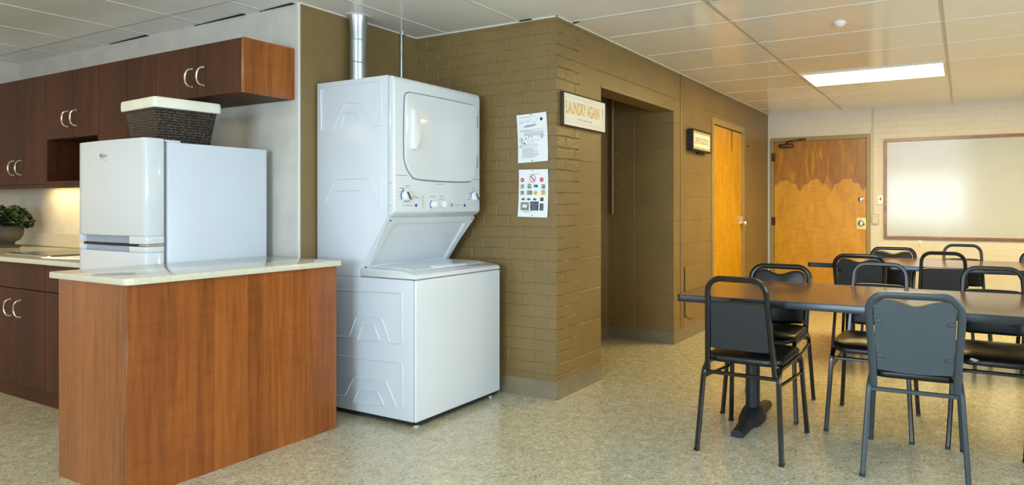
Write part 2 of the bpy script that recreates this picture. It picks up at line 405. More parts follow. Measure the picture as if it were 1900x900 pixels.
def tag(o, label=None, cat=None, group=None, kind=None):
    if label: o['label'] = label
    if cat: o['category'] = cat
    if group: o['group'] = group
    if kind: o['kind'] = kind
    return o
def thing(name, loc, label, cat, group=None, rz=0.0):
    o = bpy.data.objects.new(name, None); COL.objects.link(o); o.location = loc; o.rotation_euler = (0, 0, rz)
    o.empty_display_size = 0.1
    return tag(o, label, cat, group)
def part(mb, name, mat, root, sharp=38):
    """mesh given in world coordinates, re-based on a thing's origin"""
    p = root
    off = Vector((0, 0, 0))
    while p is not None: off += p.location; p = p.parent
    bmesh.ops.translate(mb.bm, verts=mb.bm.verts, vec=-off)
    return mb.build(name, mat, root, sharp)
def struct(mb, name, mat):
    return tag(mb.build(name, mat), kind='structure')
def text_mesh(mb, s, size, frm, width=None, extrude=0.0008, bold=0.0):
    """lettering as mesh; frm(u, v, t) -> world point; width squeezes the line to that length"""
    cu = bpy.data.curves.new('t', 'FONT'); cu.body = s; cu.size = size; cu.extrude = extrude; cu.offset = bold
    ob = bpy.data.objects.new('t', cu); COL.objects.link(ob)
    dg = bpy.context.evaluated_depsgraph_get(); dg.update()
    me = bpy.data.meshes.new_from_object(ob.evaluated_get(dg))
    xs = [v.co.x for v in me.vertices]; x0, x1 = min(xs), max(xs); k = (width/(x1-x0)) if width else 1
    bv = [mb.bm.verts.new(frm((v.co.x-x0)*k, v.co.y, v.co.z+extrude)) for v in me.vertices]
    for p in me.polygons:
        try: mb.bm.faces.new([bv[i] for i in p.vertices])
        except ValueError: pass
    COL.objects.unlink(ob); bpy.data.objects.remove(ob); bpy.data.curves.remove(cu); bpy.data.meshes.remove(me)
    return mb

# ------------------------------------------------------------------ measurements (metres)
HC = 2.40
XB = -2.291          # brown wall running away from us
YB = 3.28            # painted brick wall beside the laundry stack
XN = -3.495          # back of the laundry niche
YW = 2.403           # white kitchen wall
YF = 8.01            # far white brick wall
XL = -7.09           # left wall
XR, YK = 3.2, -3.2   # right wall and the wall behind the camera
AY0, AY1, AX = 3.816, 5.05, -2.95
DY0, DY1 = 6.02, 6.96

# ------------------------------------------------------------------ room shell
struct(MB().box(XL-.2, XR+.2, YK-.2, YF+.2, -0.1, 0), 'floor', 'floor')
struct(MB().box(XL-.2, XR+.2, YK-.2, YF+.2, HC, HC+.1), 'ceiling', 'ceiling')
struct(MB().box(XL-.15, XL, YK, YW, 0, HC), 'wall_left', 'block_white')
struct(MB().box(XL-.15, XN, YW, YB, 0, HC), 'wall_kitchen', 'white_wall')
struct(MB().box(XN-.004, XN+.004, YW-0.002, YB, 0, HC), 'wall_niche', 'brown_paint')
struct(MB().box(XN-.006, XN+.005, YW-.006, YW+.006, 0.0, HC), 'trim_1', 'tbar')
struct(MB().box(XN-.3, XB-.002, YB, YB+.22, 0, HC), 'wall_brick', 'brick_brown')
struct(MB().box(XB-.3, XB, YB+.001, 3.54, 0, HC), 'wall_brick_return', 'brick_brown_y')
wb = MB()
struct(MB().box(XB-.3, XB, 3.54, AY0, 0, HC), 'wall_sign', 'block_stack_y')
wb.box(XB-.16, XB, AY0, AY1, 2.06, HC)
wb.box(XB-.16, XB, AY1+.004, DY0-.04, 0, HC)
wb.box(XB-.16, XB, DY0-.04, DY1+.04, 2.09, HC)
wb.box(XB-.16, XB, DY1+.04, YF, 0, HC)
struct(wb, 'wall_middle', 'block_brown_y')
struct(MB().box(AX-.1, XB-.002, AY1, AY1+.15, 0, HC), 'wall_alcove_side', 'block_brown_x')
struct(MB().box(AX-.1, AX, AY0-.3, AY1, 0, HC), 'wall_alcove_back', 'block_brown_y')
struct(MB().box(XB-.18, XB+.004, AY0, AY1, 2.045, 2.062), 'trim_2', 'brown_paint')
struct(MB().box(XB-.3, XR+.2, YF, YF+.2, 0, HC), 'wall_far', 'brick_white')
wr = MB()   # right wall with a window opening
wr.box(XR, XR+.15, YK, -1.7, 0, HC); wr.box(XR, XR+.15, 2.9, YF, 0, HC)
wr.box(XR, XR+.15, -1.7, 2.9, 0, .65); wr.box(XR, XR+.15, -1.7, 2.9, 2.25, HC)
struct(wr, 'wall_right', 'block_white')
wk = MB()   # wall behind the camera with two windows
wk.box(XL, -5.9, YK-.15, YK, 0, HC); wk.box(-4.1, -2.2, YK-.15, YK, 0, HC); wk.box(.1, XR, YK-.15, YK, 0, HC)
for a, b in ((-5.9, -4.1), (-2.2, .1)): wk.box(a, b, YK-.15, YK, 0, .65); wk.box(a, b, YK-.15, YK, 2.25, HC)
struct(wk, 'wall_back', 'block_white_x')
wi = 1
for a, b in ((-5.9, -4.1), (-2.2, .1)):
    m = MB()
    for z in (.65, 2.21): m.box(a, b, YK-.1, YK-.04, z, z+.04)
    for x in (a, (a+b)/2-.02, b-.04): m.box(x, x+.04, YK-.1, YK-.04, .65, 2.25)
    struct(m, 'window_%d' % wi, 'window_frame'); wi += 1
m = MB()
for z in (.65, 2.21): m.box(XR+.04, XR+.1, -1.7, 2.9, z, z+.04)
for y in (-1.7, -.15, 1.35, 2.86): m.box(XR+.04, XR+.1, y, y+.04, .65, 2.25)
struct(m, 'window_3', 'window_frame')

# baseboards (rubber cove)
def base_prof(o): return [(0, 0), (o*.014, 0), (o*.012, .012), (o*.005, .022), (o*.004, .108), (0, .110)]
struct(MB().prism([(YB-a, z) for a, z in base_prof(1)], 'x', XN, XB+.004), 'baseboard_brick', 'base_rubber')
m = MB()
for a, b in ((YB-.004, AY0), (AY1, DY0-.045), (DY1+.045, YF)): m.prism([(XB+x, z) for x, z in base_prof(1)], 'y', a, b)
struct(m, 'baseboard_middle', 'base_rubber')
struct(MB().prism([(AY1-a, z) for a, z in base_prof(1)], 'x', AX, XB+.004), 'baseboard_alcove', 'base_rubber')
struct(MB().prism([(AX+x, z) for x, z in base_prof(1)], 'y', AY0, AY1), 'baseboard_alcove_back', 'base_rubber')
struct(MB().prism([(YF-a, z) for a, z in base_prof(1)], 'x', -1.0, XR), 'baseboard_far', 'base_rubber')

# ceiling grid: flat T-bars laid 4 mm proud of the tiles
thin = MB(); wide = MB(); z1, z0 = HC+.001, HC-.0025
ys = [3.42, 3.865] + [4.465 + .61*i for i in range(6)] + [2.81, 2.2, 1.6, 1.0, .4, -.2, -.8, -1.4, -2.0, -2.6]
for y in ys:
    if y < 7.9: thin.box(max(XB, -2.25) if y > YB else -2.57, XR, y-.005, y+.005, z0, z1)
for x in (-1.35, -.125, 1.095, 2.315): wide.box(x-.012, x+.012, YK, YF, HC-.0015, z1)
for x in [-2.57 - .626*i for i in range(8)]: thin.box(x-.006, x+.006, YK, YW if x < XN else YB, z0, z1)
for y in (2.2, .98, -.24, -1.46, -2.68): wide.box(XL, -2.57, y-.006, y+.006, HC-.002, z1)
struct(thin, 'trim_3', 'tbar'); struct(wide, 'trim_4', 'tbar_wide')
# wall angle / caulk line where the brown walls meet the ceiling, with the dark slots of ill-fitting tiles
m = MB()
m.box(XN+.004, XN+.016, YW, YB, HC-.006, HC+.001); m.box(XN+.004, XB+.012, YB-.012, YB, HC-.006, HC+.001); m.box(XB, XB+.012, YB-.012, YF, HC-.005, HC+.001)
struct(m, 'trim_5', 'tbar')
m = MB()
for a, b in ((-5.62, -5.10), (-4.55, -4.0), (-3.86, -3.53)): m.prism([(a, YW-.004), (b, YW-.022), (b, YW-.002), (a, YW)], 'z', HC-.0035, HC+.001)
for a, b in ((-2.56, -2.47),): m.box(a, b, YB-.03, YB-.013, HC-.004, HC+.001)
m.prism([(XB+.013, 3.44), (XB+.07, 3.43), (XB+.07, 3.434), (XB+.013, 3.46)], 'z', HC-.004, HC+.001)
struct(m, 'trim_6', 'gap')

# cable raceway strip in the brown wall, access panel
struct(MB().box(XB, XB+.006, 5.195, 5.255, .11, HC-.006, .002), 'trim_7', 'brown_paint')
t = thing('access_panel', (XB, 5.465, .16), 'brown painted access panel low on the brown block wall left of the yellow closet door', 'panel')
pts = [(5.29, .66), (5.64, .656)] + [(5.64 - .35*i/10, .23 - .055*math.sin(math.pi*i/10)*1.0 - .05*(i/10)*.3) for i in range(11)]
pp = MB().prism(pts, 'x', XB, XB+.012, .003, 1)
part(pp, 'panel', 'brown_paint', t)
part(MB().box(XB+.0005, XB+.003, 5.280, 5.2895, .19, .655), 'shadow_gap', 'gap', t)

# ------------------------------------------------------------------ doors
# closet door in the brown wall
t = thing('door_1', (XB, (DY0+DY1)/2, 0), None, None); tag(t, kind='structure')
m = MB()
m.box(XB-.1, XB+.012, DY0-.05, DY0, 0, 2.115, .003, 1); m.box(XB-.1, XB+.012, DY1, DY1+.05, 0, 2.115, .003, 1); m.box(XB-.1, XB+.012, DY0, DY1, 2.05, 2.115, .003, 1)
part(m, 'door_frame', 'door_frame', t)
dl = part(MB().box(XB-.05, XB-.008, DY0+.006, DY1-.006, .01, 2.042, .002, 1), 'door_leaf', 'door_yellow_y', t)
part(MB().prism([(6.60, 2.042), (6.628, 2.042), (6.622, 1.84), (6.610, 1.80)], 'x', XB-.0085, XB-.0072), 'crack', 'gap', t)
for z in (1.80, 1.0, .25):
    h = MB().tube([(XB-.002, DY0+.006, z-.05), (XB-.002, DY0+.006, z+.05)], .007, n=10); h.box(XB-.0085, XB-.006, DY0+.006, DY0+.032, z-.048, z+.048)
    part(h, 'hinge', 'nickel', t)
part(MB().lathe([(.030, -.008), (.030, -.002), (.012, .002), (.011, .03), (.026, .042), (.029, .055), (.022, .068), (.004, .071)], (XB, DY1-.055, 1.02), 'x', 20), 'door_knob', 'chrome', t)
part(MB().box(XB-.0085, XB+.012, DY1-.012, DY1-.001, 1.03, 1.10), 'latch_plate', 'nickel', t)
part(MB().box(XB-.12, XB-.055, DY0-.05, DY1+.05, 0, 2.1), 'door_stop', 'gap', t)

# exit door in the far wall
fx0, fx1 = -2.205, -1.066
t = thing('door_2', ((fx0+fx1)/2, YF, 0), None, None); tag(t, kind='structure')
m = MB()
m.box(fx0-.042, fx0, YF-.035, YF+.05, 0, 2.085, .003, 1); m.box(fx1, fx1+.045, YF-.035, YF+.05, 0, 2.085, .003, 1); m.box(fx0, fx1, YF-.035, YF+.05, 2.036, 2.085, .003, 1)
part(m, 'door_frame', 'door_frame', t)
part(MB().box(fx0+.004, fx1-.004, YF-.02, YF-.001, .01, 2.032, .002, 1), 'door_leaf', 'door_yellow_x', t)
for z in (1.84, 1.02, .25):
    h = MB().tube([(fx0-.002, YF-.040, z-.055), (fx0-.002, YF-.040, z+.055)], .008, n=10); h.box(fx0-.03, fx0+.02, YF-.037, YF-.033, z-.05, z+.05)
    part(h, 'hinge', 'bronze', t)
c = part(MB().prism(rrect(-2.13, -1.945, 1.955, 2.002, .022), 'y', YF-.085, YF-.021, .006), 'door_closer', 'bronze', t)
m = MB().tube(fillet([(-2.04, YF-.055, 1.998), (-2.03, YF-.10, 2.02), (-1.93, YF-.14, 2.036), (-1.84, YF-.05, 2.052)], .02), .007, n=8)
m.box(-1.88, -1.79, YF-.06, YF-.034, 2.042, 2.064, .004, 1)
part(m, 'closer_arm', 'bronze', t)
part(MB().lathe([(.032, 0), (.032, -.008), (.022, -.014), (.019, -.028), (.004, -.030)], (-1.132, YF-.02, 1.295), 'y', 22), 'deadbolt', 'chrome', t)
m = MB().box(-1.185, -1.068, YF-.024, YF-.02, .93, 1.075, .002, 1)
part(m, 'lock_plate', 'brass', t)
part(MB().lathe([(.040, 0), (.040, -.006), (.016, -.012), (.014, -.035), (.030, -.046), (.034, -.062), (.024, -.074), (.004, -.077)], (-1.125, YF-.024, 1.005), 'y', 22), 'door_knob', 'chrome', t)

# ------------------------------------------------------------------ far wall fittings
t = thing('whiteboard', (.35, YF, .82), 'large glossy whiteboard in a brown wooden frame on the white brick wall', 'whiteboard')
bx0, bx1, bz0, bz1 = -.869, 1.57, .822, 2.012
m = MB(); fw = .036
m.box(bx0, bx1, YF-.024, YF, bz0, bz0+fw, .003, 1); m.box(bx0, bx1, YF-.024, YF, bz1-fw, bz1, .003, 1)
m.box(bx0, bx0+fw, YF-.024, YF, bz0+fw, bz1-fw, .003, 1); m.box(bx1-fw, bx1, YF-.024, YF, bz0+fw, bz1-fw, .003, 1)
part(m, 'frame', 'board_frame', t)
part(MB().box(bx0+fw, bx1-fw, YF-.014, YF, bz0+fw, bz1-fw), 'writing_surface', 'board_white', t)
t = thing('wall_hook', (-.469, YF, .76), 'small white adhesive hook on the brick wall below the whiteboard', 'hook')
m = MB().prism(rrect(-.487, -.451, .765, .822, .012), 'y', YF-.006, YF, .002, 1)
part(m, 'hook_plate', 'white_plastic', t)
part(MB().tube(fillet([(-.469, YF-.005, .80), (-.469, YF-.012, .765), (-.469, YF-.026, .762), (-.469, YF-.028, .785)], .01), .005, n=8), 'hook', 'white_plastic', t)
t = thing('key_switch', (-.905, YF, 1.24), 'white switch plate with a dark key slot left of the whiteboard', 'switch')
part(MB().box(-.94, -.876, YF-.010, YF, 1.235, 1.345, .003, 1), 'plate', 'white_plastic', t)
part(MB().box(-.913, -.900, YF-.0115, YF-.009, 1.285, 1.315), 'slot', 'black_gap', t)
t = thing('cable_conduit', (-.985, YF, 1.02), 'thin white conduit on the brick wall between exit door and whiteboard', 'conduit')
part(MB().box(-1.0, -.982, YF-.014, YF, 1.12, HC-.004, .003, 1), 'conduit', 'white_wall', t)
part(MB().box(-1.0, -.925, YF-.035, YF, 1.0, 1.12, .004, 1), 'junction_box', 'white_wall', t)

# coat hook beside closet door
t = thing('coat_hook', (XB, 7.11, 1.9), 'brass coat hook on the brown wall right of the yellow closet door', 'hook')
part(MB().lathe([(.018, 0), (.018, .004), (.006, .008)], (XB, 7.11, 1.92), 'x', 14), 'hook_plate', 'brass', t)
part(MB().tube(fillet([(XB+.005, 7.11, 1.92), (XB+.045, 7.11, 1.905), (XB+.06, 7.11, 1.925)], .012), .006, n=8), 'hook', 'brass', t)

# pipe inside the alcove
t = thing('wall_pipe', (-2.88, AY1-.03, 1.14), 'thin dark painted pipe hanging down inside the dark alcove', 'pipe')
part(MB().tube([(-2.89, AY1-.03, 1.14), (-2.89, AY1-.03, HC-.003)], .015, n=12), 'pipe', 'brown_paint', t)
for z in (1.35, 1.70, 2.0): part(MB().box(-2.925, -2.855, AY1-.033, AY1, z-.009, z+.009, .002, 1), 'bracket', 'brown_paint', t)

# ------------------------------------------------------------------ ceiling lights
def troffer(x0, x1, y0, y1, label, mat, cat='ceiling light'):
    t = thing('ceiling_light', ((x0+x1)/2, (y0+y1)/2, HC-.02), label, cat)
    m = MB(); f = .022
    m.box(x0, x1, y0, y0+f, HC-.012, HC); m.box(x0, x1, y1-f, y1, HC-.012, HC); m.box(x0, x0+f, y0+f, y1-f, HC-.012, HC); m.box(x1-f, x1, y0+f, y1-f, HC-.012, HC)
    part(m, 'frame', 'tbar', t)
    part(MB().box(x0+f, x1-f, y0+f, y1-f, HC-.009, HC), 'diffuser', mat, t)
troffer(-1.335, -.14, 5.69, 6.29, 'lit rectangular ceiling light panel above the dining tables', 'lamp_far')
troffer(-5.7, -5.1, -.2, 1.0, 'warm ceiling light panel over the kitchen floor', 'lamp_kitchen')
troffer(1.11, 2.30, 5.69, 6.29, 'added warm fill panel on the unseen ceiling right of the whiteboard', 'lamp_far')  # fill panel added out of view to brighten and warm the far end
troffer(-1.335, -.14, .40, 1.0, 'added cool fill panel on the unseen ceiling above the open floor', 'lamp_near_fill')  # unseen cool panel, added to lift the foreground floor and ceiling
t = thing('smoke_detector', (-.726, 4.203, HC-.03), 'small round white smoke detector on the ceiling near the lit panel', 'smoke detector')
part(MB().lathe([(.040, HC), (.040, HC-.008), (.032, HC-.016), (.018, HC-.026), (.003, HC-.028)], (-.726, 4.203, 0), 'z', 24), 'housing', 'white_plastic', t)
t = thing('ceiling_vent', (-1.15, 3.30, HC-.01), 'ceiling air vent at the top edge of the picture', 'vent')
m = MB(); m.box(-1.325, -.98, 3.425, 3.44, HC-.009, HC); m.box(-1.325, -1.31, 3.12, 3.425, HC-.009, HC); m.box(-.995, -.98, 3.12, 3.425, HC-.009, HC); m.box(-1.31, -.995, 3.12, 3.135, HC-.009, HC)
part(m, 'frame', 'tbar', t)
part(MB().box(-1.31, -.995, 3.135, 3.425, HC-.004, HC), 'backing', 'gap', t)
for i in range(9): part(MB().box(-1.31, -.995, 3.15+.03*i, 3.168+.03*i, HC-.008, HC-.004), 'louvre', 'tbar', t)

# ------------------------------------------------------------------ kitchen: upper cabinets
YC = 2.107
def c_handle(mb, x, z, y, hh=.052, bulge=.022, stand=.03):
    """bow pull: ends on the door at y, arching outwards and to the left"""
    pts = []
    for i in range(13):
        a = -math.pi/2 + math.pi*i/12
        pts.append((x - bulge*math.cos(a) + .006, y - stand*max(0, math.cos(a))**.6, z + hh*math.sin(a)))
    mb.tube(pts, .0055, n=8)
    for s in (-1, 1): mb.lathe([(.008, 0), (.008, -.004), (.004, -.006)], (x+.006, y, z+s*hh), 'y', 10)
def door_panel(mb, x0, x1, z0, z1, y0, y1): mb.box(x0+.0015, x1-.0015, y0, y1, z0+.0015, z1-.0015, .0015, 1)
def upper(name, label, x0, x1, z0, doors, handle_z=None, body_mat='cherry_dark', niche=None, end=False):
    t = thing(name, ((x0+x1)/2, YC+.15, z0), label, 'cabinet', 'upper kitchen cabinets')
    m = MB(); zt = 2.136
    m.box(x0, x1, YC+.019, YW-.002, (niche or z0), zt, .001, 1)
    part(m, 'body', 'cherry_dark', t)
    if niche:
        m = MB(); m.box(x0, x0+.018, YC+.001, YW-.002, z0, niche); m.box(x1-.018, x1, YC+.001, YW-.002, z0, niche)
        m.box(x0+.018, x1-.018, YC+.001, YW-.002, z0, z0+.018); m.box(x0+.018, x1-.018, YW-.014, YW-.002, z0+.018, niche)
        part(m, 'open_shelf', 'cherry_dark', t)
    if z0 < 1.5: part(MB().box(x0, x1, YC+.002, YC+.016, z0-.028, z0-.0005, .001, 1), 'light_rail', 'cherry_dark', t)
    if end: part(MB().box(x1, x1+.018, YC+.0005, YW-.001, z0, zt, .001, 1), 'end_panel', 'cherry_end', t)
    n = len(doors)-1
    for i in range(n):
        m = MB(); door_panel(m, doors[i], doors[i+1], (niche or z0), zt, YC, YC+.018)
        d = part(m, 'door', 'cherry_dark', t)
        if handle_z:
            hx = doors[i+1]-.055 if i % 2 == 0 else doors[i]+.06
            h = MB(); c_handle(h, hx, handle_z, YC); part(h, 'handle', 'nickel', d)
    return t
upper('wall_cabinet', 'short cherry wall cabinet with an orange-brown end panel above the fridge', -4.392, -3.550, 1.835, [-4.392, -3.961, -3.550], 1.952, end=True)
upper('wall_cabinet', 'plain tall cherry wall cabinet behind the wicker basket', -5.067, -4.393, 1.366, [-5.067, -4.73, -4.393])
upper('wall_cabinet', 'cherry wall cabinet with an open shelf niche under its two doors', -5.802, -5.068, 1.366, [-5.802, -5.425, -5.068], 1.805, niche=1.676)
upper('wall_cabinet', 'tall cherry wall cabinet above the potted plant, its handles low on the doors', -6.70, -5.803, 1.366, [-6.70, -6.24, -5.803], 1.492)
upper('wall_cabinet', 'narrow cherry wall cabinet in the far left kitchen corner', XL+.003, -6.701, 1.366, [XL+.003, -6.701])
t = thing('under_cabinet_light', (-6.2, 2.3, 1.353), 'slim warm lamp under the tall wall cabinet above the potted plant', 'lamp')
part(MB().box(-6.52, -5.88, 2.26, 2.33, 1.357, 1.366, .003, 1), 'housing', 'white_plastic', t)
part(MB().box(-6.50, -5.90, 2.27, 2.32, 1.353, 1.357), 'diffuser', 'lamp_under', t)

# base cabinets
YBC = 1.79
def base_cab(name, label, x0, x1, divs, handles=True):
    t = thing(name, ((x0+x1)/2, 2.1, 0), label, 'cabinet', 'base kitchen cabinets')
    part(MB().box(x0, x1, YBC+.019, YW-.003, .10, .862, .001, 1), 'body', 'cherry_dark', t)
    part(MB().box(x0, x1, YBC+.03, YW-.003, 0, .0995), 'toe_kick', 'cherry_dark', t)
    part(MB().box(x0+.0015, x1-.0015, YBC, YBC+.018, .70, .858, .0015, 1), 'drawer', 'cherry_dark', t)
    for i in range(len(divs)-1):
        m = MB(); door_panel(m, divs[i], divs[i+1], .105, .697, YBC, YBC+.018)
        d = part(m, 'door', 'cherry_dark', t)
        if handles:
            hx = divs[i+1]-.065 if i % 2 == 0 else divs[i]+.07
            h = MB(); c_handle(h, hx, .575, YBC); part(h, 'handle', 'nickel', d)
base_cab('base_cabinet', 'two-door cherry base cabinet with bow handles under the kitchen counter', -5.72, -4.935, [-5.72, -5.325, -4.935])
base_cab('base_cabinet', 'narrow plain cherry base cabinet beside the fridge, half hidden by the island', -4.934, -4.41, [-4.934, -4.41], False)
base_cab('base_cabinet', 'cherry base cabinet at the far left under the potted plant', XL+.003, -5.721, [XL+.003, -6.40, -5.721], False)
t = thing('kitchen_countertop', (-5.7, 2.08, .863), 'beige quartz worktop with backsplash along the white kitchen wall', 'countertop')
part(MB().box(XL+.003, -4.405, 1.765, YW-.002, .863, .893, .004, 2), 'worktop', 'quartz', t)
part(MB().box(XL+.003, -4.405, YW-.024, YW-.002, .8935, 1.0, .002, 1), 'backsplash', 'quartz', t)
t = thing('cooktop', (-5.35, 2.08, .8935), 'thin dark cooktop set into the beige worktop left of the fridge', 'cooktop')
part(MB().prism(rrect(-5.72, -5.13, 1.87, 2.29, .02), 'z', .8935, .900, .001, 1), 'rim', 'chrome', t)
part(MB().prism(rrect(-5.71, -5.14, 1.88, 2.28, .015), 'z', .9003, .902), 'glass_top', 'glass_black', t)

# potted plant
t = thing('potted_plant', (-6.62, 2.17, .8935), 'round green plant in a grey-brown footed pot on the worktop', 'plant')
px, py, pz = -6.66, 2.19, .8935
part(MB().lathe([(.07, pz), (.075, pz+.012), (.04, pz+.025), (.045, pz+.04), (.075, pz+.06), (.092, pz+.10), (.096, pz+.155), (.099, pz+.165), (.090, pz+.166), (.086, pz+.14)], (px, py, 0), 'z', 28), 'pot', 'pot', t)
part(MB().lathe([(.087, pz+.13), (.087, pz+.142), (.003, pz+.146)], (px, py, 0), 'z', 20), 'soil', 'soil', t)
m = MB(); rr = random.Random(3)
for i in range(900):
    a = rr.random()*2*math.pi; u = rr.random()*1.25-.25; rad = (.140*(1-max(0, -u)*.3))*math.sqrt(max(0, 1-u*u*.85))*(.75+.3*rr.random())
    p = Vector((px+rad*math.cos(a), py+rad*math.sin(a), pz+.185+.125*u*(.85+.25*rr.random())))
    if p.y > 2.375: p.y = 2.375-rr.random()*.02
    d = Vector((rr.uniform(-1, 1), rr.uniform(-1, 1), rr.uniform(-.4, 1))).normalized(); e = d.cross(Vector((rr.random(), rr.random(), .3))).normalized()
    L = rr.uniform(.016, .028)
    m.faces([p-d*L, p+e*L*.5, p+d*L+e*L*.1, p-e*L*.5, p+d.cross(e)*L*.25], [(0, 1, 4), (1, 2, 4), (2, 3, 4), (3, 0, 4)])
for i in range(40):
    a = rr.random()*2*math.pi; q = rr.uniform(.04, .11)
    m.tube([(px, py, pz+.13), (px+.5*q*math.cos(a), py+.5*q*math.sin(a), pz+.19), (px+q*math.cos(a), py+q*math.sin(a), pz+rr.uniform(.2, .28))], .0018, n=4)
part(m, 'foliage', 'leaf', t, 60)

# ------------------------------------------------------------------ fridge
FX0, FX1 = -4.385, -3.713
t = thing('refrigerator', ((FX0+FX1)/2, 2.05, 0), 'white top-freezer refrigerator with pocket handles behind the kitchen island', 'refrigerator')
part(MB().box(FX0, FX1, 1.832, 2.352, .03, 1.545, .004, 2), 'cabinet', 'enamel_side', t)
part(MB().box(FX0+.01, FX1-.01, 1.80, 2.34, .0, .0295), 'kick_grille', 'black_gap', t)
part(MB().box(FX0+.012, FX1-.012, 1.818, 1.8315, .05, 1.525), 'door_gasket', 'seam', t)
def bowed(x0, x1, yf, yb, bow, n=16, inset=0, cx0=FX0, cx1=FX1):
    """door outline seen from above, front bowed towards -Y"""
    pts = []
    for i in range(n+1):
        x = x0+(x1-x0)*i/n; q = 2*(x-cx0)/(cx1-cx0)-1
        pts.append((x, yf+bow*q*q+inset))
    return pts + [(x1, yb), (x0, yb)]
def fridge_door(name, z0, z1, pz0, pz1):
    m = MB(); yf, yb, bow = 1.720, 1.8175, .014
    if pz0 <= z0:      # pocket along the bottom edge
        m.prism(bowed(FX0, FX1, yf, yb, bow), 'z', pz1, z1, .005, 2); lo, hi = z0, pz1
    else:
        m.prism(bowed(FX0, FX1, yf, yb, bow), 'z', z0, pz0, .005, 2); lo, hi = pz0, z1
    m.prism(bowed(-3.85, FX1, yf, yb, bow), 'z', lo, hi, .003, 2)
    m.prism(bowed(FX0, -4.35, yf, yb, bow), 'z', lo, hi, .003, 2)
    d = part(m, name, 'enamel', t)
    part(MB().prism(bowed(-4.35, -3.85, yf, yb, bow, inset=.022), 'z', lo+.001, hi-.001), 'handle', 'enamel_grey', d)
    return d
fd = fridge_door('freezer_door', 1.018, 1.560, 1.018, 1.058)
m = MB(); text_mesh(m, 'Whirlpool', .030, lambda u, v, s: (-4.135+u, 1.7212-s*.6, 1.470+v), .078, .0012)
m.tube([(-4.125+.0075*i, 1.7208, 1.462+.012*math.sin(i*.75)-.003) for i in range(9)], .0012, n=6)
part(m, 'logo', 'seam', fd)
fridge_door('fridge_door', .06, 1.004, .975, 1.004)
part(MB().prism(rrect(-3.80, -3.716, 1.822, 1.90, .012), 'z', 1.5455, 1.556, .003, 1), 'hinge_cover', 'enamel', t)
part(MB().box(-3.77, -3.735, 1.765, 1.822, 1.5605, 1.5635), 'hinge_arm', 'seam', t)
part(MB().box(-3.80, -3.713, 1.745, 1.815, 1.0055, 1.0165, .002, 1), 'centre_hinge', 'chrome', t)
part(MB().box(FX0+.01, -3.805, 1.75, 1.815, 1.0055, 1.0165), 'door_gap', 'black_gap', t)

# wicker basket with white liner
t = thing('wicker_basket', (-3.938, 1.962, 1.547), 'dark woven basket with a white cloth rim on top of the refrigerator', 'basket')
bx, by, bz, bt = -3.938, 1.962, 1.547, 1.780
def brect(hw, hd, z):
    hw -= .006; hd -= .010; ca, sa = math.cos(R(-4)), math.sin(R(-4))
    return [(bx+x*ca-y*sa, by+x*sa+y*ca, z) for x, y in rrect(-hw, hw, -hd, hd, .018, 3)]
m = MB()
lv = [brect(.160, .135, bz), brect(.163, .138, bz+.01)] + [brect(.163+.037*i/8, .138+.022*i/8, bz+.01+.215*i/8) for i in range(1, 9)] + [brect(.19, .152, bt-.02), brect(.15, .126, bz+.015)]
rings = [[m.bm.verts.new(p) for p in L] for L in lv]
for A, B in zip(rings, rings[1:]):
    for j in range(len(A)): m.bm.faces.new((A[j], A[(j+1) % len(A)], B[(j+1) % len(A)], B[j]))
m.bm.faces.new(rings[0][::-1]); m.bm.faces.new(rings[-1])
part(m, 'weave', 'wicker', t)
m = MB()
lv = [brect(.202, .163, bt-.055), brect(.208, .169, bt-.052), brect(.210, .170, bt-.03), brect(.209, .169, bt-.006), brect(.205, .166, bt), brect(.196, .157, bt), brect(.190, .152, bt-.008), brect(.150, .125, bz+.02)]
rings = [[m.bm.verts.new(p) for p in L] for L in lv]
for A, B in zip(rings, rings[1:]):
    for j in range(len(A)): m.bm.faces.new((A[j], A[(j+1) % len(A)], B[(j+1) % len(A)], B[j]))
m.bm.faces.new(rings[-1])
part(m, 'liner', 'wicker_liner', t)

# ------------------------------------------------------------------ island (peninsula)
t = thing('kitchen_island', (-3.37, 1.85, 0), 'cherry veneer kitchen island panelled on its sides in front of the refrigerator', 'island')
ix0, ix1, iy0, iy1 = -3.655, -3.08, 1.372, 2.335
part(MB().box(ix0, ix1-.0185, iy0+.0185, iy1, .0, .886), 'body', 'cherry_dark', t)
part(MB().box(ix1-.018, ix1, iy0, iy1, .0, .886, .001, 1), 'long_panel', 'cherry', t)
part(MB().box(ix0, ix1-.0185, iy0, iy0+.018, .0, .886, .001, 1), 'end_panel', 'cherry_end', t)
t = thing('island_countertop', (-3.37, 1.85, .887), 'pale quartz slab with rounded corners on top of the kitchen island', 'countertop')
part(MB().prism(rrect(-3.708, -3.046, 1.355, 2.345, .03, rs=(.012, .03, .012, .005)), 'z', .887, .916, .004, 2), 'slab', 'quartz', t)

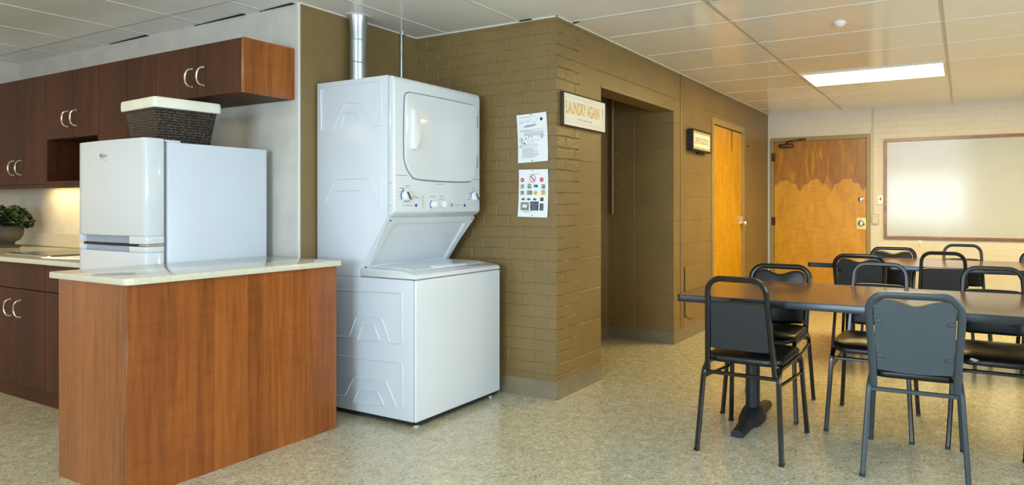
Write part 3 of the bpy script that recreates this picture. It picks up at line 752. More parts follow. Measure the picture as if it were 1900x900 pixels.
# ------------------------------------------------------------------ stacked washer and dryer
t = thing('laundry_center', (-3.07, 2.85, 0), 'tall white stacked washer and dryer in the niche beside the brick wall', 'washer dryer')
WX0, WX1, WY0, WY1 = -3.476, -2.669, 2.504, 3.197
cab = MB().box(WX0, WX1-.020, WY0, WY1, .035, .806, .004, 2)
cab = part(cab, 'washer_cabinet', 'enamel_side', t)
part(MB().box(WX1-.0185, WX1, WY0+.001, WY1-.001, .035, .806, .006, 3), 'front_panel', 'enamel', t)
part(MB().box(WX0+.01, WX1-.012, WY0+.01, WY1-.01, .018, .0345), 'base_frame', 'black_gap', t)
for x in (WX0+.06, WX1-.045):
    for y in (WY0+.045, WY1-.045):
        part(MB().lathe([(.020, 0), (.020, .008), (.009, .012), (.009, .0178)], (x, y, 0), 'z', 14), 'leveling_foot', 'galv', t)
part(MB().box(WX0+.01, WX1-.006, WY0+.004, WY1-.004, .8062, .8105), 'lid_seam', 'seam', t)
# top deck with bevelled front and sloping sides
prof = [(-3.103, .811), (WX1, .811), (WX1, .822), (WX1-.012, .836), (-2.775, .852), (-3.103, .858)]
part(MB().prism(prof, 'y', WY0, WY1, .005, 2), 'washer_deck', 'enamel', t)
lidp = [(-3.06, .8585), (-2.79, .8535), (-2.745, .8485), (-2.745, .853), (-2.79, .861), (-3.06, .8665)]
lid = part(MB().prism(lidp, 'y', WY0+.055, WY1-.055, .0015, 1), 'washer_lid', 'enamel', t)
lidp = [(-2.79, .8605), (-2.748, .852), (-2.748, .860), (-2.775, .868), (-2.80, .868)]
part(MB().prism(lidp, 'y', WY0+.22, WY1-.22, .003, 2), 'lid_grip', 'enamel', lid)
# dryer housing
DF = -2.885
prof = [(WX0, .8065), (-3.105, .8065), (-3.105, .857), (DF, 1.150), (DF, 1.943), (WX0, 1.943)]
part(MB().prism(prof, 'y', WY0, WY1, .004, 2), 'dryer_cabinet', 'enamel_side', t)
# sloping panel under the dryer: a frame around a sunk field
def slope(u, v, d):   # u along Y, v 0..1 up the slope, d outwards
    a = Vector((-3.105, 0, .857)); b = Vector((DF, 0, 1.150)); p = a+(b-a)*v; nrm = Vector((b.z-a.z, 0, -(b.x-a.x))).normalized()
    return Vector((p.x+nrm.x*d, u, p.z+nrm.z*d))
m = MB(); oy0, oy1 = WY0+.001, WY1-.001
outer = [(oy0, .0), (oy1, .0), (oy1, 1.0), (oy0, 1.0)]
inn = rrect(WY0+.055, WY1-.055, 0.02, .90, .03, 4, rs=(.001, .001, .05, .05))
k = []
# build frame as ring strips between a matched outer outline and the inner one
def outer_pt(p):
    cy, cv = (oy0+oy1)/2, .48; dy, dv = p[0]-cy, p[1]-cv
    s = min(((oy1-oy0)/2)/abs(dy) if dy else 9e9, (.52 if dv > 0 else .48)/abs(dv) if dv else 9e9)
    return (cy+dy*s, cv+dv*s)
outs = [outer_pt(p) for p in inn]
R0 = [m.bm.verts.new(slope(p[0], p[1], .001)) for p in outs]; R1 = [m.bm.verts.new(slope(p[0], p[1], .012)) for p in outs]
R2 = [m.bm.verts.new(slope(p[0], p[1], .012)) for p in inn]; R3 = [m.bm.verts.new(slope(((p[0]-2.85)*.96)+2.85, .48+(p[1]-.48)*.96, .0015)) for p in inn]
for A, B in ((R0, R1), (R1, R2), (R2, R3)):
    for j in range(len(A)): m.bm.faces.new((A[j], A[(j+1) % len(A)], B[(j+1) % len(A)], B[j]))
m.bm.faces.new(R3)
part(m, 'sloping_panel', 'enamel', t)
part(MB().box(-3.104, -3.098, WY0+.03, WY1-.03, .8585, .8625), 'shadow_gap', 'black_gap', t)
for y in (WY0+.02, WY1-.02):
    q = slope(y, .96, .013); part(MB().lathe([(.005, -.001), (.005, .001)], q, 'x', 8), 'screw', 'black_gap', t)
# dryer front bezel
BXF = -2.835
prof = [(DF+.0005, 1.151), (DF+.02, 1.157), (BXF, 1.178), (BXF, 1.90), (BXF-.004, 1.925), (BXF-.018, 1.938), (DF+.0005, 1.942)]
bz_ = MB().prism(prof, 'y', WY0+.002, WY1+.002, .010, 3)
part(bz_, 'dryer_front', 'enamel', t)
# door groove + door
def outl(g=0.0):
    return [(2.655-g*.3, 1.362-g), (3.085+g*.3, 1.362-g), (3.125+g*.7, 1.385-g*.7), (3.150+g, 1.44), (3.156+g, 1.52), (3.156+g, 1.83+g*.4), (3.14+g*.7, 1.852+g*.7), (3.115, 1.858+g),
            (2.62, 1.858+g), (2.592-g*.7, 1.852+g*.7), (2.576-g, 1.83), (2.572-g, 1.50), (2.585-g*.9, 1.44-g*.3), (2.62-g*.7, 1.39-g*.8)]
def smooth2(p, n=2):
    for _ in range(n):
        q = []
        for a, b in zip(p, p[1:]+p[:1]): q += [(a[0]*.75+b[0]*.25, a[1]*.75+b[1]*.25), (a[0]*.25+b[0]*.75, a[1]*.25+b[1]*.75)]
        p = q
    return p
part(MB().prism(smooth2(outl(.006)), 'x', BXF-.001, BXF+.0012), 'door_groove', 'seam', t)
m = MB()
o1 = smooth2(outl(.0)); cy, cz = 2.864, 1.61
rings = []
for k, d in ((1.0, .0013), (1.0, .010), (.985, .015), (.6, .020), (.2, .0215)):
    rings.append([m.bm.verts.new((BXF+d, cy+(p[0]-cy)*k, cz+(p[1]-cz)*k)) for p in o1])
for A, B in zip(rings, rings[1:]):
    for j in range(len(A)): m.bm.faces.new((A[j], A[(j+1) % len(A)], B[(j+1) % len(A)], B[j]))
m.bm.faces.new(rings[0][::-1]); m.bm.faces.new(rings[-1])
dd = part(m, 'dryer_door', 'enamel', t)
m = MB()      # crescent pull
A0 = [(2.606, 1.762), (2.640, 1.757)]; pts = [(2.606, 1.535), (2.640, 1.531)]
cres = [(2.606, 1.762), (2.636, 1.757)] + [(2.636+.034*math.sin(math.pi*i/10)**.8, 1.757-.226*i/10) for i in range(1, 10)] + [(2.636, 1.531), (2.606, 1.535)]
m.prism(cres, 'x', BXF+.012, BXF+.040, .006, 2)
part(m, 'handle', 'white_plastic', dd)
for z in (1.755, 1.50): part(MB().box(BXF+.0005, BXF+.014, 3.157, 3.165, z-.04, z+.04, .002, 1), 'hinge', 'enamel_grey', dd)
part(MB().box(BXF-.0005, BXF+.0008, WY0+.012, 2.60, 1.383, 1.3855), 'panel_seam', 'seam', t)
part(MB().box(BXF-.0005, BXF+.0008, 3.14, WY1-.01, 1.383, 1.3855), 'panel_seam', 'seam', t)
# knobs and printing on the control panel
def knob(y, z, r, ang, big):
    m = MB().lathe([(r, 0), (r, .006), (r*.93, .014), (r*.85, .020 if big else .024), (r*.5, .022 if big else .027), (.002, .022 if big else .0275)], (BXF, y, z), 'x', 28)
    k_ = part(m, 'knob', 'white_plastic', t)
    if big:
        rot = Matrix.Translation((BXF+.022, y, z)) @ Matrix.Rotation(R(ang), 4, 'X')
        part(MB().box(-.004, .010, -.0045, .0045, -r*.8, r*.8, .003, 2, rot=rot), 'pointer', 'enamel_dark', k_)
    return k_
knob(2.590, 1.271, .030, 28, True); knob(3.146, 1.274, .029, 28, True)
knob(2.795, 1.222, .023, 0, False); knob(2.868, 1.222, .023, 0, False)
m = MB()
def arc(m, y, z, r, a0, a1, w, n=14):
    vs = []; 
    for i in range(n+1):
        a = R(a0+(a1-a0)*i/n)
        for q in (r, r+w): vs.append((BXF+.0012, y+q*math.cos(a), z+q*math.sin(a)))
    m.faces(vs, [(2*i, 2*i+1, 2*i+3, 2*i+2) for i in range(n)])
for args in ((2.590, 1.271, .033, 115, 215, .007), (2.590, 1.271, .033, 240, 310, .003), (3.146, 1.274, .032, 110, 200, .005), (2.795, 1.222, .0245, 120, 240, .005)):
    m = MB(); arc(m, *args); part(m, 'blue_arc', 'blue', t)
for y in (2.662, 3.055):
    m = MB(); m.faces([(BXF+.0012, y+.009*math.cos(2*math.pi*i/14), 1.216+.009*math.sin(2*math.pi*i/14)) for i in range(14)], [tuple(range(14))])
    part(m, 'blue_dot', 'blue', t)
m = MB(); rr = random.Random(5)
def bar(y, z, w, h=.0035): m.box(BXF+.0002, BXF+.0012, y-w/2, y+w/2, z-h/2, z+h/2)
for y, z, w in ((2.60, 1.326, .035), (2.56, 1.312, .034), (2.60, 1.215, .075), (2.662, 1.262, .036), (2.843, 1.343, .055), (2.785, 1.268, .046), (2.86, 1.270, .030), (2.855, 1.255, .034), (3.10, 1.290, .026), (3.095, 1.256, .034), (2.995, 1.219, .046), (3.135, 1.325, .018)): bar(y, z, w)
for k in range(11):
    a = R(-60+300*k/10); bar(2.590+.052*math.cos(a), 1.271+.044*math.sin(a), .016, .002)
    a = R(-60+300*k/10); bar(3.142+.047*math.cos(a), 1.274+.042*math.sin(a), .012, .002)
for k in range(6): bar(2.713, 1.268-.0125*k, .016, .003)
m.faces([(BXF+.0012, 2.945+.009*math.cos(2*math.pi*i/14), 1.218+.010*math.sin(2*math.pi*i/14)) for i in range(14)], [tuple(range(14))])
part(m, 'grey_print', 'ink_grey', t)
# embossed lines on the side panels
def emboss(lines, name):
    for L in lines:
        m = MB(); m.tube(fillet([(x, WY0-.0001, z) for x, z in L], .022, 5), sec=[(.0055, 0), (.003, .0028), (-.003, .0028), (-.0055, 0), (-.003, -.002), (.003, -.002)], up=(0, -1, 0))
        part(m, name, 'enamel_side', t)
emboss([[(-3.42, .72), (-2.767, .733), (-2.767, .455), (-2.86, .452), (-2.93, .586), (-3.13, .586), (-3.195, .455), (-3.42, .447), (-3.42, .72)],
        [(-3.122, .447), (-3.082, .535), (-2.985, .539), (-2.943, .457), (-3.122, .447)],
        [(-3.42, .336), (-2.765, .350), (-2.763, .103), (-2.81, .101), (-2.89, .232), (-3.15, .232), (-3.232, .108), (-3.42, .10), (-3.42, .336)],
        [(-3.158, .084), (-3.112, .166), (-2.955, .169), (-2.905, .096), (-3.158, .084)]], 'side_embossing')
emboss([[(-3.433, 1.66), (-3.438, 1.909), (-2.93, 1.914), (-2.93, 1.662), (-3.0, 1.660), (-3.09, 1.80), (-3.225, 1.81), (-3.335, 1.665)],
        [(-3.268, 1.666), (-3.232, 1.75), (-3.125, 1.748), (-3.09, 1.672)],
        [(-3.40, 1.236), (-3.30, 1.368), (-3.04, 1.369), (-2.955, 1.228)], [(-3.30, 1.30), (-3.10, 1.30)], [(-2.935, 1.40), (-2.935, 1.20)]], 'dryer_embossing')
for z in (1.34, 1.215): part(MB().lathe([(.004, -.001), (.004, .0005)], (-2.862, WY0+.0012, z), 'y', 8), 'screw', 'ink_grey', t)

# dryer duct and conduit
t = thing('dryer_duct', (-3.405, 2.735, 1.9435), 'round galvanised duct rising from the dryer to the ceiling', 'duct')
part(MB().lathe([(.048, 1.9435), (.048, 2.30), (.049, 2.335), (.053, 2.37), (.059, HC-.001)], (-3.405, 2.735, 0), 'z', 32), 'pipe', 'galv', t)
for z in (2.10, 2.24): part(MB().lathe([(.0485, z), (.0500, z+.004), (.0485, z+.008)], (-3.405, 2.735, 0), 'z', 32), 'joint', 'galv', t)
part(MB().lathe([(.075, HC-.004), (.075, HC-.0005), (.06, HC-.0005)], (-3.405, 2.735, 0), 'z', 32), 'ceiling_collar', 'tbar', t)
t = thing('electrical_conduit', (-3.486, 3.14, .3), 'thin galvanised conduit up the corner behind the dryer', 'conduit')
part(MB().tube([(-3.4815, 3.14, 1.95), (-3.4815, 3.14, HC-.001)], .009, n=12), 'pipe', 'galv', t)
part(MB().lathe([(.018, HC-.012), (.018, HC-.001)], (-3.473, 3.14, 0), 'z', 14), 'clamp', 'galv', t)

# ------------------------------------------------------------------ notices on the brick wall
def notice(label, corners, z_off):
    # corners TL TR BR BL in (x, z)
    t = thing('notice_sheet', (corners[3][0]*.5+corners[2][0]*.5, YB, corners[3][1]), label, 'notice')
    n = 6; vs = []; TL, TR, BR, BL = [Vector(c) for c in corners]
    def q(u, v): return (TL*(1-u)+TR*u)*(1-v)+(BL*(1-u)+BR*u)*v
    def yy(u, v): return YB-.004-.006*abs(2*v-1)**3*abs(2*u-1)
    m = MB(); g = [[None]*(n+1) for _ in range(n+1)]; g2 = [[None]*(n+1) for _ in range(n+1)]
    for i in range(n+1):
        for j in range(n+1):
            p = q(i/n, j/n); y = yy(i/n, j/n)
            g[i][j] = m.bm.verts.new((p.x, y, p.y)); g2[i][j] = m.bm.verts.new((p.x, y+.0006, p.y))
    for i in range(n):
        for j in range(n):
            m.bm.faces.new((g[i][j], g[i+1][j], g[i+1][j+1], g[i][j+1])); m.bm.faces.new((g2[i][j], g2[i][j+1], g2[i+1][j+1], g2[i+1][j]))
    for i in range(n):
        for a, b, c, d in ((g[i][0], g[i+1][0], g2[i+1][0], g2[i][0]), (g[i][n], g2[i][n], g2[i+1][n], g[i+1][n]), (g[0][i], g2[0][i], g2[0][i+1], g[0][i+1]), (g[n][i], g[n][i+1], g2[n][i+1], g2[n][i])):
            m.bm.faces.new((a, b, c, d))
    part(m, 'sheet', 'paper', t)
    def mk(u, v, d=0.0): p = q(u, v); return (p.x, yy(u, v)-.0006-d, p.y)
    return t, mk
def rect(m, mk, u0, u1, v0, v1, d=0): m.faces([mk(u0, v0, d), mk(u1, v0, d), mk(u1, v1, d), mk(u0, v1, d)], [(0, 1, 2, 3)])
def disc(m, mk, u, v, ru, rv, d=0, n=16, r2=None):
    if r2 is None: m.faces([mk(u+ru*math.cos(2*math.pi*i/n), v+rv*math.sin(2*math.pi*i/n), d) for i in range(n)], [tuple(range(n))])
    else:
        vs = []
        for i in range(n):
            a = 2*math.pi*i/n; vs += [mk(u+ru*math.cos(a), v+rv*math.sin(a), d), mk(u+ru*r2*math.cos(a), v+rv*r2*math.sin(a), d)]
        m.faces(vs, [(2*i, 2*((i+1) % n), 2*((i+1) % n)+1, 2*i+1) for i in range(n)])
t, mk = notice('upper white sheet with a grey oval and small diagrams on the brick wall', [(-2.597, 1.797), (-2.364, 1.806), (-2.350, 1.497), (-2.584, 1.488)], 0)
m = MB(); rr = random.Random(11)
rect(m, mk, .06, .45, .055, .063)
for v in (.33, .37, .39, .41, .43, .44): rect(m, mk, .22 if v > .33 else .08, rr.uniform(.8, .93), v, v+.007)
for v in (.345, .63, .66): rect(m, mk, .08, rr.uniform(.4, .9), v, v+.007)
for k in range(12): rect(m, mk, .14, rr.uniform(.5, .7), .70+.018*k, .706+.018*k)
for u, v in ((.15, .17), (.36, .15)): disc(m, mk, u, v-.03, .07, .03, r2=.9); rect(m, mk, u-.07, u+.07, v-.005, v+.005)
disc(m, mk, .58, .12, .085, .075, r2=.94)
for u, v in ((.13, .53), (.82, .48)):
    disc(m, mk, u, v, .06, .04, r2=.85); rect(m, mk, u-.09, u+.09, v-.005, v+.005); rect(m, mk, u-.01, u+.01, v-.06, v+.06)
for u in (.38, .50): disc(m, mk, u, .56, .035, .04, r2=.85)
rect(m, mk, .56, .74, .55, .555)
part(m, 'grey_print', 'ink_grey', t)
m = MB(); vs = [mk(.43+.22*math.cos(2*math.pi*i/20), .245-.03*math.cos(2*math.pi*i/20)*.4+.022*math.sin(2*math.pi*i/20), .0001) for i in range(20)]; m.faces(vs, [tuple(range(20))])
part(m, 'oval', 'enamel_grey', t)
m = MB()
for u, v, a, b in ((.82, .13, .045, .035), (.07, .665, .02, .015), (.47, .02, .018, .012), (.47, .965, .022, .012)):
    m = MB(); disc(m, mk, u, v, a, b); part(m, 'black_dot', 'ink', t)
for u, v in ((.28, .50), (.38, .475), (.48, .47), (.15, .60), (.22, .59), (.24, .61)):
    m = MB(); rect(m, mk, u-.018, u+.018, v-.011, v+.011); part(m, 'black_mark', 'ink', t)
t, mk = notice('lower white sheet with red prohibition circles and small photos on the brick wall', [(-2.578, 1.446), (-2.350, 1.444), (-2.356, 1.139), (-2.588, 1.144)], 0)
m = MB()
disc(m, mk, .47, .185, .11, .078, r2=.84, n=24)
a, b = (.40, .135), (.54, .235); m.faces([mk(a[0]-.012, a[1]+.008, 0), mk(a[0]+.012, a[1]-.008, 0), mk(b[0]+.012, b[1]-.008, 0), mk(b[0]-.012, b[1]+.008, 0)], [(0, 1, 2, 3)])
disc(m, mk, .12, .22, .065, .045); disc(m, mk, .78, .215, .065, .045, r2=.45); disc(m, mk, .78, .215, .02, .014)
part(m, 'red_print', 'red', t)
m = MB(); rect(m, mk, .085, .155, .212, .228, .0003); part(m, 'white_bar', 'paper', t)
m = MB()
rect(m, mk, .3, .72, .095, .101); rect(m, mk, .28, .6, .265, .27)
for k in range(3): rect(m, mk, .17, .55-.08*k, .87+.015*k, .875+.015*k)
part(m, 'grey_print', 'ink_grey', t)
for u0, u1, v0, v1 in ((.06, .18, .31, .40), (.30, .43, .30, .40), (.78, .90, .31, .39), (.06, .18, .45, .53), (.28, .47, .44, .53), (.77, .90, .43, .47), (.08, .37, .69, .86)):
    m = MB(); rect(m, mk, u0, u1, v0, v1); part(m, 'photo', 'photo_a', t)
for u0, u1, v0, v1 in ((.51, .65, .32, .375), (.79, .9, .36, .40), (.41, .69, .67, .86), (.73, .86, .71, .86), (.74, .85, .585, .66)):
    m = MB(); rect(m, mk, u0, u1, v0, v1); part(m, 'photo', 'photo_b', t)
for u in (.16, .35, .56):
    m = MB(); m.faces([mk(u-.08, .635), mk(u-.02, .60), mk(u+.07, .615), mk(u+.03, .65)], [(0, 1, 2, 3)]); part(m, 'photo', 'photo_b', t)
for u, v in ((.45, .03), (.47, .965)):
    m = MB(); disc(m, mk, u, v, .018, .011); part(m, 'pin_mark', 'ink', t)
m = MB(); rect(m, mk, .46, .63, .735, .81, .0002); rect(m, mk, .15, .30, .74, .80, .0002); part(m, 'white_field', 'paper', t)
m = MB(); disc(m, mk, .58, .49, .06, .04); rect(m, mk, .77, .9, .475, .53); part(m, 'yellow_print', 'yellow', t)

# ------------------------------------------------------------------ wall signs
def wall_sign(label, y0, y1, z0, z1, depth, rim, frame_mat, trim_mat):
    t = thing('wall_sign', (XB, (y0+y1)/2, z0), label, 'sign')
    m = MB()
    m.box(XB+.004, XB+depth, y0, y1, z0, z0+rim, .002, 1); m.box(XB+.004, XB+depth, y0, y1, z1-rim, z1, .002, 1)
    m.box(XB+.004, XB+depth, y0, y0+rim, z0+rim, z1-rim, .002, 1); m.box(XB+.004, XB+depth, y1-rim, y1, z0+rim, z1-rim, .002, 1)
    m.box(XB+.001, XB+.0038, y0+rim, y1-rim, z0+rim, z1-rim)
    part(m, 'frame', frame_mat, t)
    m = MB(); a, b, c, d, f = y0+rim, y1-rim, z0+rim, z1-rim, .011
    m.box(XB+.004, XB+depth-.001, a, b, c, c+f); m.box(XB+.004, XB+depth-.001, a, b, d-f, d); m.box(XB+.004, XB+depth-.001, a, a+f, c+f, d-f); m.box(XB+.004, XB+depth-.001, b-f, b, c+f, d-f)
    part(m, 'inner_trim', trim_mat, t)
    part(MB().box(XB+.004, XB+depth-.004, a+f, b-f, c+f, d-f), 'board', 'sign_white', t)
    return t, XB+depth-.004
t, xs_ = wall_sign('white LAUNDRY AGAIN ! sign with gold letters on the brick corner left of the alcove', 3.315, 3.830, 1.722, 1.936, .03, .007, 'sign_edge', 'sign_white')
m = MB(); text_mesh(m, 'LAUNDRY AGAIN', .112, lambda u, v, s: (xs_+s*.3, 3.348+u, 1.806+v), .402, .0008, .0022); part(m, 'lettering', 'gold_ink', t)
m = MB(); text_mesh(m, '!', .118, lambda u, v, s: (xs_+s*.3, 3.785+u, 1.806+v), .012, .0008); part(m, 'exclamation_mark', 'sign_trim', t)
m = MB()
for k in range(9): m.box(xs_, xs_+.0006, 3.47+.021*k, 3.487+.021*k, 1.772, 1.777+.003*(k % 3))
for a, b, c, d in ((3.342, 3.803, 1.751, 1.753), (3.342, 3.803, 1.905, 1.907), (3.342, 3.344, 1.751, 1.907), (3.801, 3.803, 1.751, 1.907)): m.box(xs_, xs_+.0006, a, b, c, d)
part(m, 'fine_print', 'ink_pale', t)
t, xs_ = wall_sign('small LIFE IS GOOD sign in a deep black frame left of the yellow closet door', 5.34, 5.80, 1.725, 1.925, .062, .016, 'frame_black', 'sign_trim')
m = MB(); text_mesh(m, 'LIFE IS GOOD', .080, lambda u, v, s: (xs_+s*.3, 5.40+u, 1.797+v), .34, .0008); part(m, 'lettering', 'letter_brown', t)
for c in (1.757, 1.890): part(MB().box(xs_, xs_+.0006, 5.368, 5.772, c, c+.004), 'border_line', 'ink', t)
part(MB().box(XB+.001, XB+.03, 5.56, 5.70, 1.708, 1.7245), 'hanger', 'frame_black', t)

# ------------------------------------------------------------------ tables
def dining_table(label, x0, x1, y0, y1, ped, rz=0.0, top=.745, hub=.030):
    cx, cy = (x0+x1)/2, (y0+y1)/2; L, Wd = (x1-x0)/2, (y1-y0)/2
    t = thing('dining_table', (cx, cy, 0), label, 'table', 'long dining tables', rz)
    MB().prism(rrect(-L+.003, L-.003, -Wd+.003, Wd-.003, .018), 'z', top-.030, top).build('tabletop', 'laminate', t)
    m = MB(); o = rrect(-L, L, -Wd, Wd, .02); i_ = rrect(-L+.0032, L-.0032, -Wd+.0032, Wd-.0032, .018)
    lv = [(i_, top-.036), (o, top-.034), (o, top-.004), ([((a[0]+b[0])/2, (a[1]+b[1])/2) for a, b in zip(o, i_)], top+.0008), (i_, top+.0008), (i_, top-.03)]
    rings = [[m.bm.verts.new((p[0], p[1], z)) for p in q] for q, z in lv]
    for A, B in zip(rings, rings[1:]+rings[:1]):
        for j in range(len(A)): m.bm.faces.new((A[j], A[(j+1) % len(A)], B[(j+1) % len(A)], B[j]))
    m.build('edge_band', 'table_edge', t)
    for px_ in ped:
        xx = px_-cx
        m = MB(); m.lathe([(.040, .085), (.040, top-.045)], (xx, 0, 0), 'z', 28)
        p = m.build('pedestal', 'cast_iron', t)
        # cast foot along the table's depth: slim tips rising to a round hub
        m = MB(); ss = []; n = 24
        for k in range(n+1):
            y = -.29+.58*k/n; q = abs(y)/.29
            w = .036+hub*max(0, 1-(q/.42)**2)**.6 if q < .42 else .036-.006*(q-.42)
            h = .034+.058*max(0, 1-q)**1.25
            ss.append((y, w, h))
        rings = []
        for y, w, h in ss:
            rings.append([m.bm.verts.new((xx+a*w, y, b*h+.004)) for a, b in ((-1, 0), (1, 0), (1, .45), (.78, .82), (.45, 1), (-.45, 1), (-.78, .82), (-1, .45))])
        for A, B in zip(rings, rings[1:]):
            for j in range(8): m.bm.faces.new((A[j], A[(j+1) % 8], B[(j+1) % 8], B[j]))
        m.bm.faces.new(rings[0][::-1]); m.bm.faces.new(rings[-1])
        fo = m.build('base_foot', 'cast_iron', p, 60)
        for y in (-.27, .27): MB().lathe([(.018, 0), (.018, .0038)], (xx, y, 0), 'z', 12).build('glide', 'chair_black', p)
        MB().box(xx-.16, xx+.16, -.27, .27, top-.044, top-.0365, .002, 1).build('mounting_plate', 'chair_black', t)
    return t
dining_table('nearer long brown laminate dining table with dark edge and pedestal feet', -1.37, 1.07, 3.06, 3.85, [-1.073, .80], R(.6))
dining_table('farther long brown laminate dining table in front of the whiteboard', -1.17, 1.27, 5.27, 6.06, [-.89, .97], hub=.010)

# ------------------------------------------------------------------ chairs
def uarch(top_w, bot_w, z0, z1, r, n=6, belly=0.0):
    """inverted U in the back plane (x, z): rises from bot_w to top_w with rounded corners"""
    pts = [(-bot_w, z0)]
    if belly: pts += [(-(bot_w+(top_w-bot_w)*.25), z0+(z1-z0)*.38), (-(bot_w+(top_w-bot_w)*.72), z0+(z1-z0)*.66)]
    zc = z1-r
    for i in range(n+1):
        a = math.pi - (math.pi/2)*i/n; pts.append((-top_w+r+r*math.cos(a), zc+r*math.sin(a)))
    return pts + [(-x, z) for x, z in pts[::-1]]
def yb(z):   # lean of the back
    q = max(0, z-.40); return -.205-.115*q-.10*q*q
SQ = lambda a, b, c=.35: [(a, b*c), (a*c, b), (-a*c, b), (-a, b*c), (-a, -b*c), (-a*c, -b), (a*c, -b), (a, -b*c)]
def make_chair(style, label):
    """local frame: seat front towards +y, feet on z = 0"""
    t = thing('stacking_chair', (0, 0, 0), label, 'chair', 'black stacking chairs')
    fm = 'chair_grey' if style == 'C' else 'chair_black'
    B = style in ('B', 'C')
    legsec = SQ(.0115, .0115, .6)
    for s in (-1, 1):
        front = fillet([(s*.215, .245, 0), (s*.192, .205, .398), (s*.188, .165, .428)], .04)
        rear = fillet([(s*.215, -.245, 0), (s*.190, -.212, .395), (s*.186, -.170, .428)], .04)
        for path in (front, rear):
            lg = MB().tube(path, sec=legsec, up=(1, 0, 0)).build('leg', fm, t)
        for yy_ in (.245, -.245): pass
        MB().tube([(s*.188, .166, .428), (s*.186, -.171, .428)], sec=legsec, up=(1, 0, 0)).build('seat_rail', fm, t)
        MB().tube([(s*.1955, .213, .33), (s*.1955, -.218, .33+.03)], sec=SQ(.007, .007, .6), up=(1, 0, 0)).build('side_stretcher', fm, t)
    for y, z in ((-.206, .388), (.20, .39)):
        MB().tube([(-.188, y, z), (.188, y, z)], sec=SQ(.0085, .0085, .6), up=(0, 0, 1)).build('cross_bar', fm, t)
    # back frame
    if B: ua = uarch(.186, .170, .40, .823, .075, 7, belly=1); sec = SQ(.0165, .0115, .5)
    else: ua = uarch(.148, .172, .40, .862, .070, 7); sec = SQ(.0125, .0125, .6)
    path = [(x, yb(z), z) for x, z in ua]
    if B:   # widen towards shoulders
        path = [(x*(1.0+.02*math.sin(max(0, (z-.42)/.4)*math.pi)), y, z) for x, y, z in path]
    MB().tube(path, sec=sec, up=(1, 0, 0)).build('back_frame', fm, t)
    # back pad
    if B:
        def fx(z):
            k = 1.0+.02*math.sin(max(0, (z-.42)/.4)*math.pi)
            return k*(.170+(z-.40)/(.748-.40)*.0155)-.0195
        L = [(fx(.478+.27*i/14), .478+.27*i/14) for i in range(15)]
        wt = fx(.748); top = []
        for i in range(31):
            x = wt*math.cos(math.pi*i/30); au = abs(x)/wt
            dx = max(0, abs(x)-(wt-.0545)); zarc = .748+math.sqrt(max(0, .0545**2-dx*dx))
            sm = min(1, au/.62); sm = sm*sm*(3-2*sm)
            top.append((x, min(zarc, .777+.0255*sm)))
        top = top[1:-1]
        out = L + top + [(-x, z) for x, z in L[::-1]]
        bot = [(-.150+.300*i/8, .478-.008*math.sin(math.pi*i/8)) for i in range(1, 8)]
        out = out + bot
        pad_t = (.005, .032)
    else:
        out = []
        wz = lambda z: .148+(.172-.148)*(.862-z)/.462 - .0135
        for i in range(9): z = .512+(.742-.512)*i/8; out.append((wz(z), z))
        out += [(wz(.744)*(1-2*i/10), .747+.003*math.sin(math.pi*i/10)) for i in range(1, 10)]
        out += [(-x, z) for x, z in out[:9][::-1]]
        out += [(-.154+.308*i/8, .508) for i in range(1, 8)]
        pad_t = (-.004, .024)
    m = MB(); m.cushion(out, pad_t[0], pad_t[1], lambda x, z, q: (x, yb(z)+q, z), dome=.35, edge=.05)
    pad = m.build('backrest', 'vinyl', t)
    if B:   # moulded outer shell and its fixing tabs
        cx_ = 0; sh = [(x*.99, .63+(z-.63)*.99) for x, z in out]
        m = MB(); vs = [(x, yb(z)-.0055, z) for x, z in sh]+[(x, yb(z)+.006, z) for x, z in sh]; n = len(sh)
        m.faces(vs, [list(range(n))] + [[i, (i+1) % n, n+(i+1) % n, n+i] for i in range(n)])
        sh_o = m.build('back_shell', 'vinyl_back' if style == 'C' else 'vinyl_black_back', t)
        for s in (-1, 1):
            for z in (.705, .545):
                xe = .166 if z > .6 else .158
                MB().box(min(s*xe, s*(xe-.034)), max(s*xe, s*(xe-.034)), yb(z)-.0095, yb(z)-.006, z-.009, z+.009, .0025, 1).build('fixing_tab', fm, sh_o)
    else:
        m = MB(); sh = [(x*.975, .615+(z-.615)*.965) for x, z in out]; n = len(sh)
        m.faces([(x, yb(z)-.0052, z) for x, z in sh]+[(x, yb(z)+.0, z) for x, z in sh], [list(range(n))] + [[i, (i+1) % n, n+(i+1) % n, n+i] for i in range(n)])
        m.build('back_shell', 'vinyl_black_back', t)
    # seat
    so = rrect(-.198, .198, -.196, .222, .06, 6, rs=(.08, .08, .085, .085))
    MB().cushion(so, .4385, .476, lambda x, y, z: (x, y, z - (.018*max(0, (y-.14)/.08)**2 if y > .14 else 0)), dome=.35, edge=.045).build('seat', 'vinyl', t)
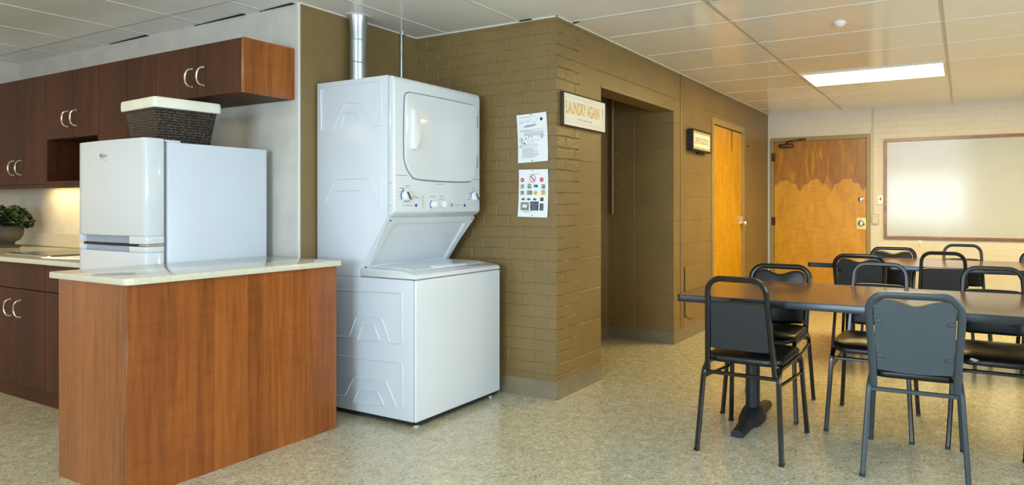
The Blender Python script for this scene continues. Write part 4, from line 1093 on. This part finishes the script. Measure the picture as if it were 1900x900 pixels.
    for s in (-1, 1):
        for y in (.245, -.245):
            MB().box(s*.215-.0125, s*.215+.0125, y-.0125, y+.0125, 0, .014, .002, 1).build('foot_cap', 'chair_black', t)
    return t
def copy_tree(o, parent=None):
    c = o.copy(); COL.objects.link(c)
    if parent: c.parent = parent
    for ch in list(o.children): copy_tree(ch, c)
    return c
protoA = make_chair('A', 'x'); protoB = make_chair('B', 'x'); protoC = make_chair('C', 'x')
used = set()
def place(proto, x, y, rz, label):
    o = proto if proto.name not in used else copy_tree(proto)
    used.add(proto.name)
    o.location = (x, y, 0); o.rotation_euler = (0, 0, R(rz)); o['label'] = label
    return o
place(protoA, -.975, 3.152, -1, 'leftmost chair on the near side of the nearer table, black with straight open handle')
place(protoC, -.21, 3.215, 3, 'charcoal foreground chair seen from behind, smooth back with four fixing tabs')
c3 = place(protoB, -1.06, 3.745, 181, 'wavy-topped black chair facing us behind the left end of the nearer table')
place(protoA, -.455, 3.712, 180, 'black chair with shiny handle bar facing us behind the middle of the nearer table')
c5 = place(protoA, .14, 3.722, 180, 'black chair facing us at right behind the nearer table, seat edge torn')
place(protoB, -.738, 5.395, 0, 'leftmost chair on the near side of the farther table, wavy back towards us')
place(protoA, -.145, 5.435, 0, 'black straight-bar chair on near side of the farther table, back to us, below whiteboard')
place(protoB, -.592, 5.945, 180, 'black wavy-backed chair behind the farther table just right of the exit door')
place(protoA, -.017, 5.985, 180, 'black straight-bar chair behind the farther table, below the whiteboard')
place(protoB, .62, 5.92, 180, 'black chair behind the farther table, cut by the right edge of the picture')
place(protoA, .575, 5.42, 0, 'black chair on near side of the farther table, only a sliver at right edge')
place(protoA, .455, 3.19, -4, 'black chair cut off at right edge in the foreground, one leg and brace showing')
# torn vinyl showing foam on the seat edge of one chair
m = MB(); m.faces([(.075, .2255, .452), (.11, .227, .462), (.118, .226, .452), (.094, .2275, .443), (.096, .221, .452)], [(0, 1, 2, 3), (0, 3, 4), (3, 2, 4), (2, 1, 4), (1, 0, 4)])
m.build('torn_patch', 'wicker_liner', c5)
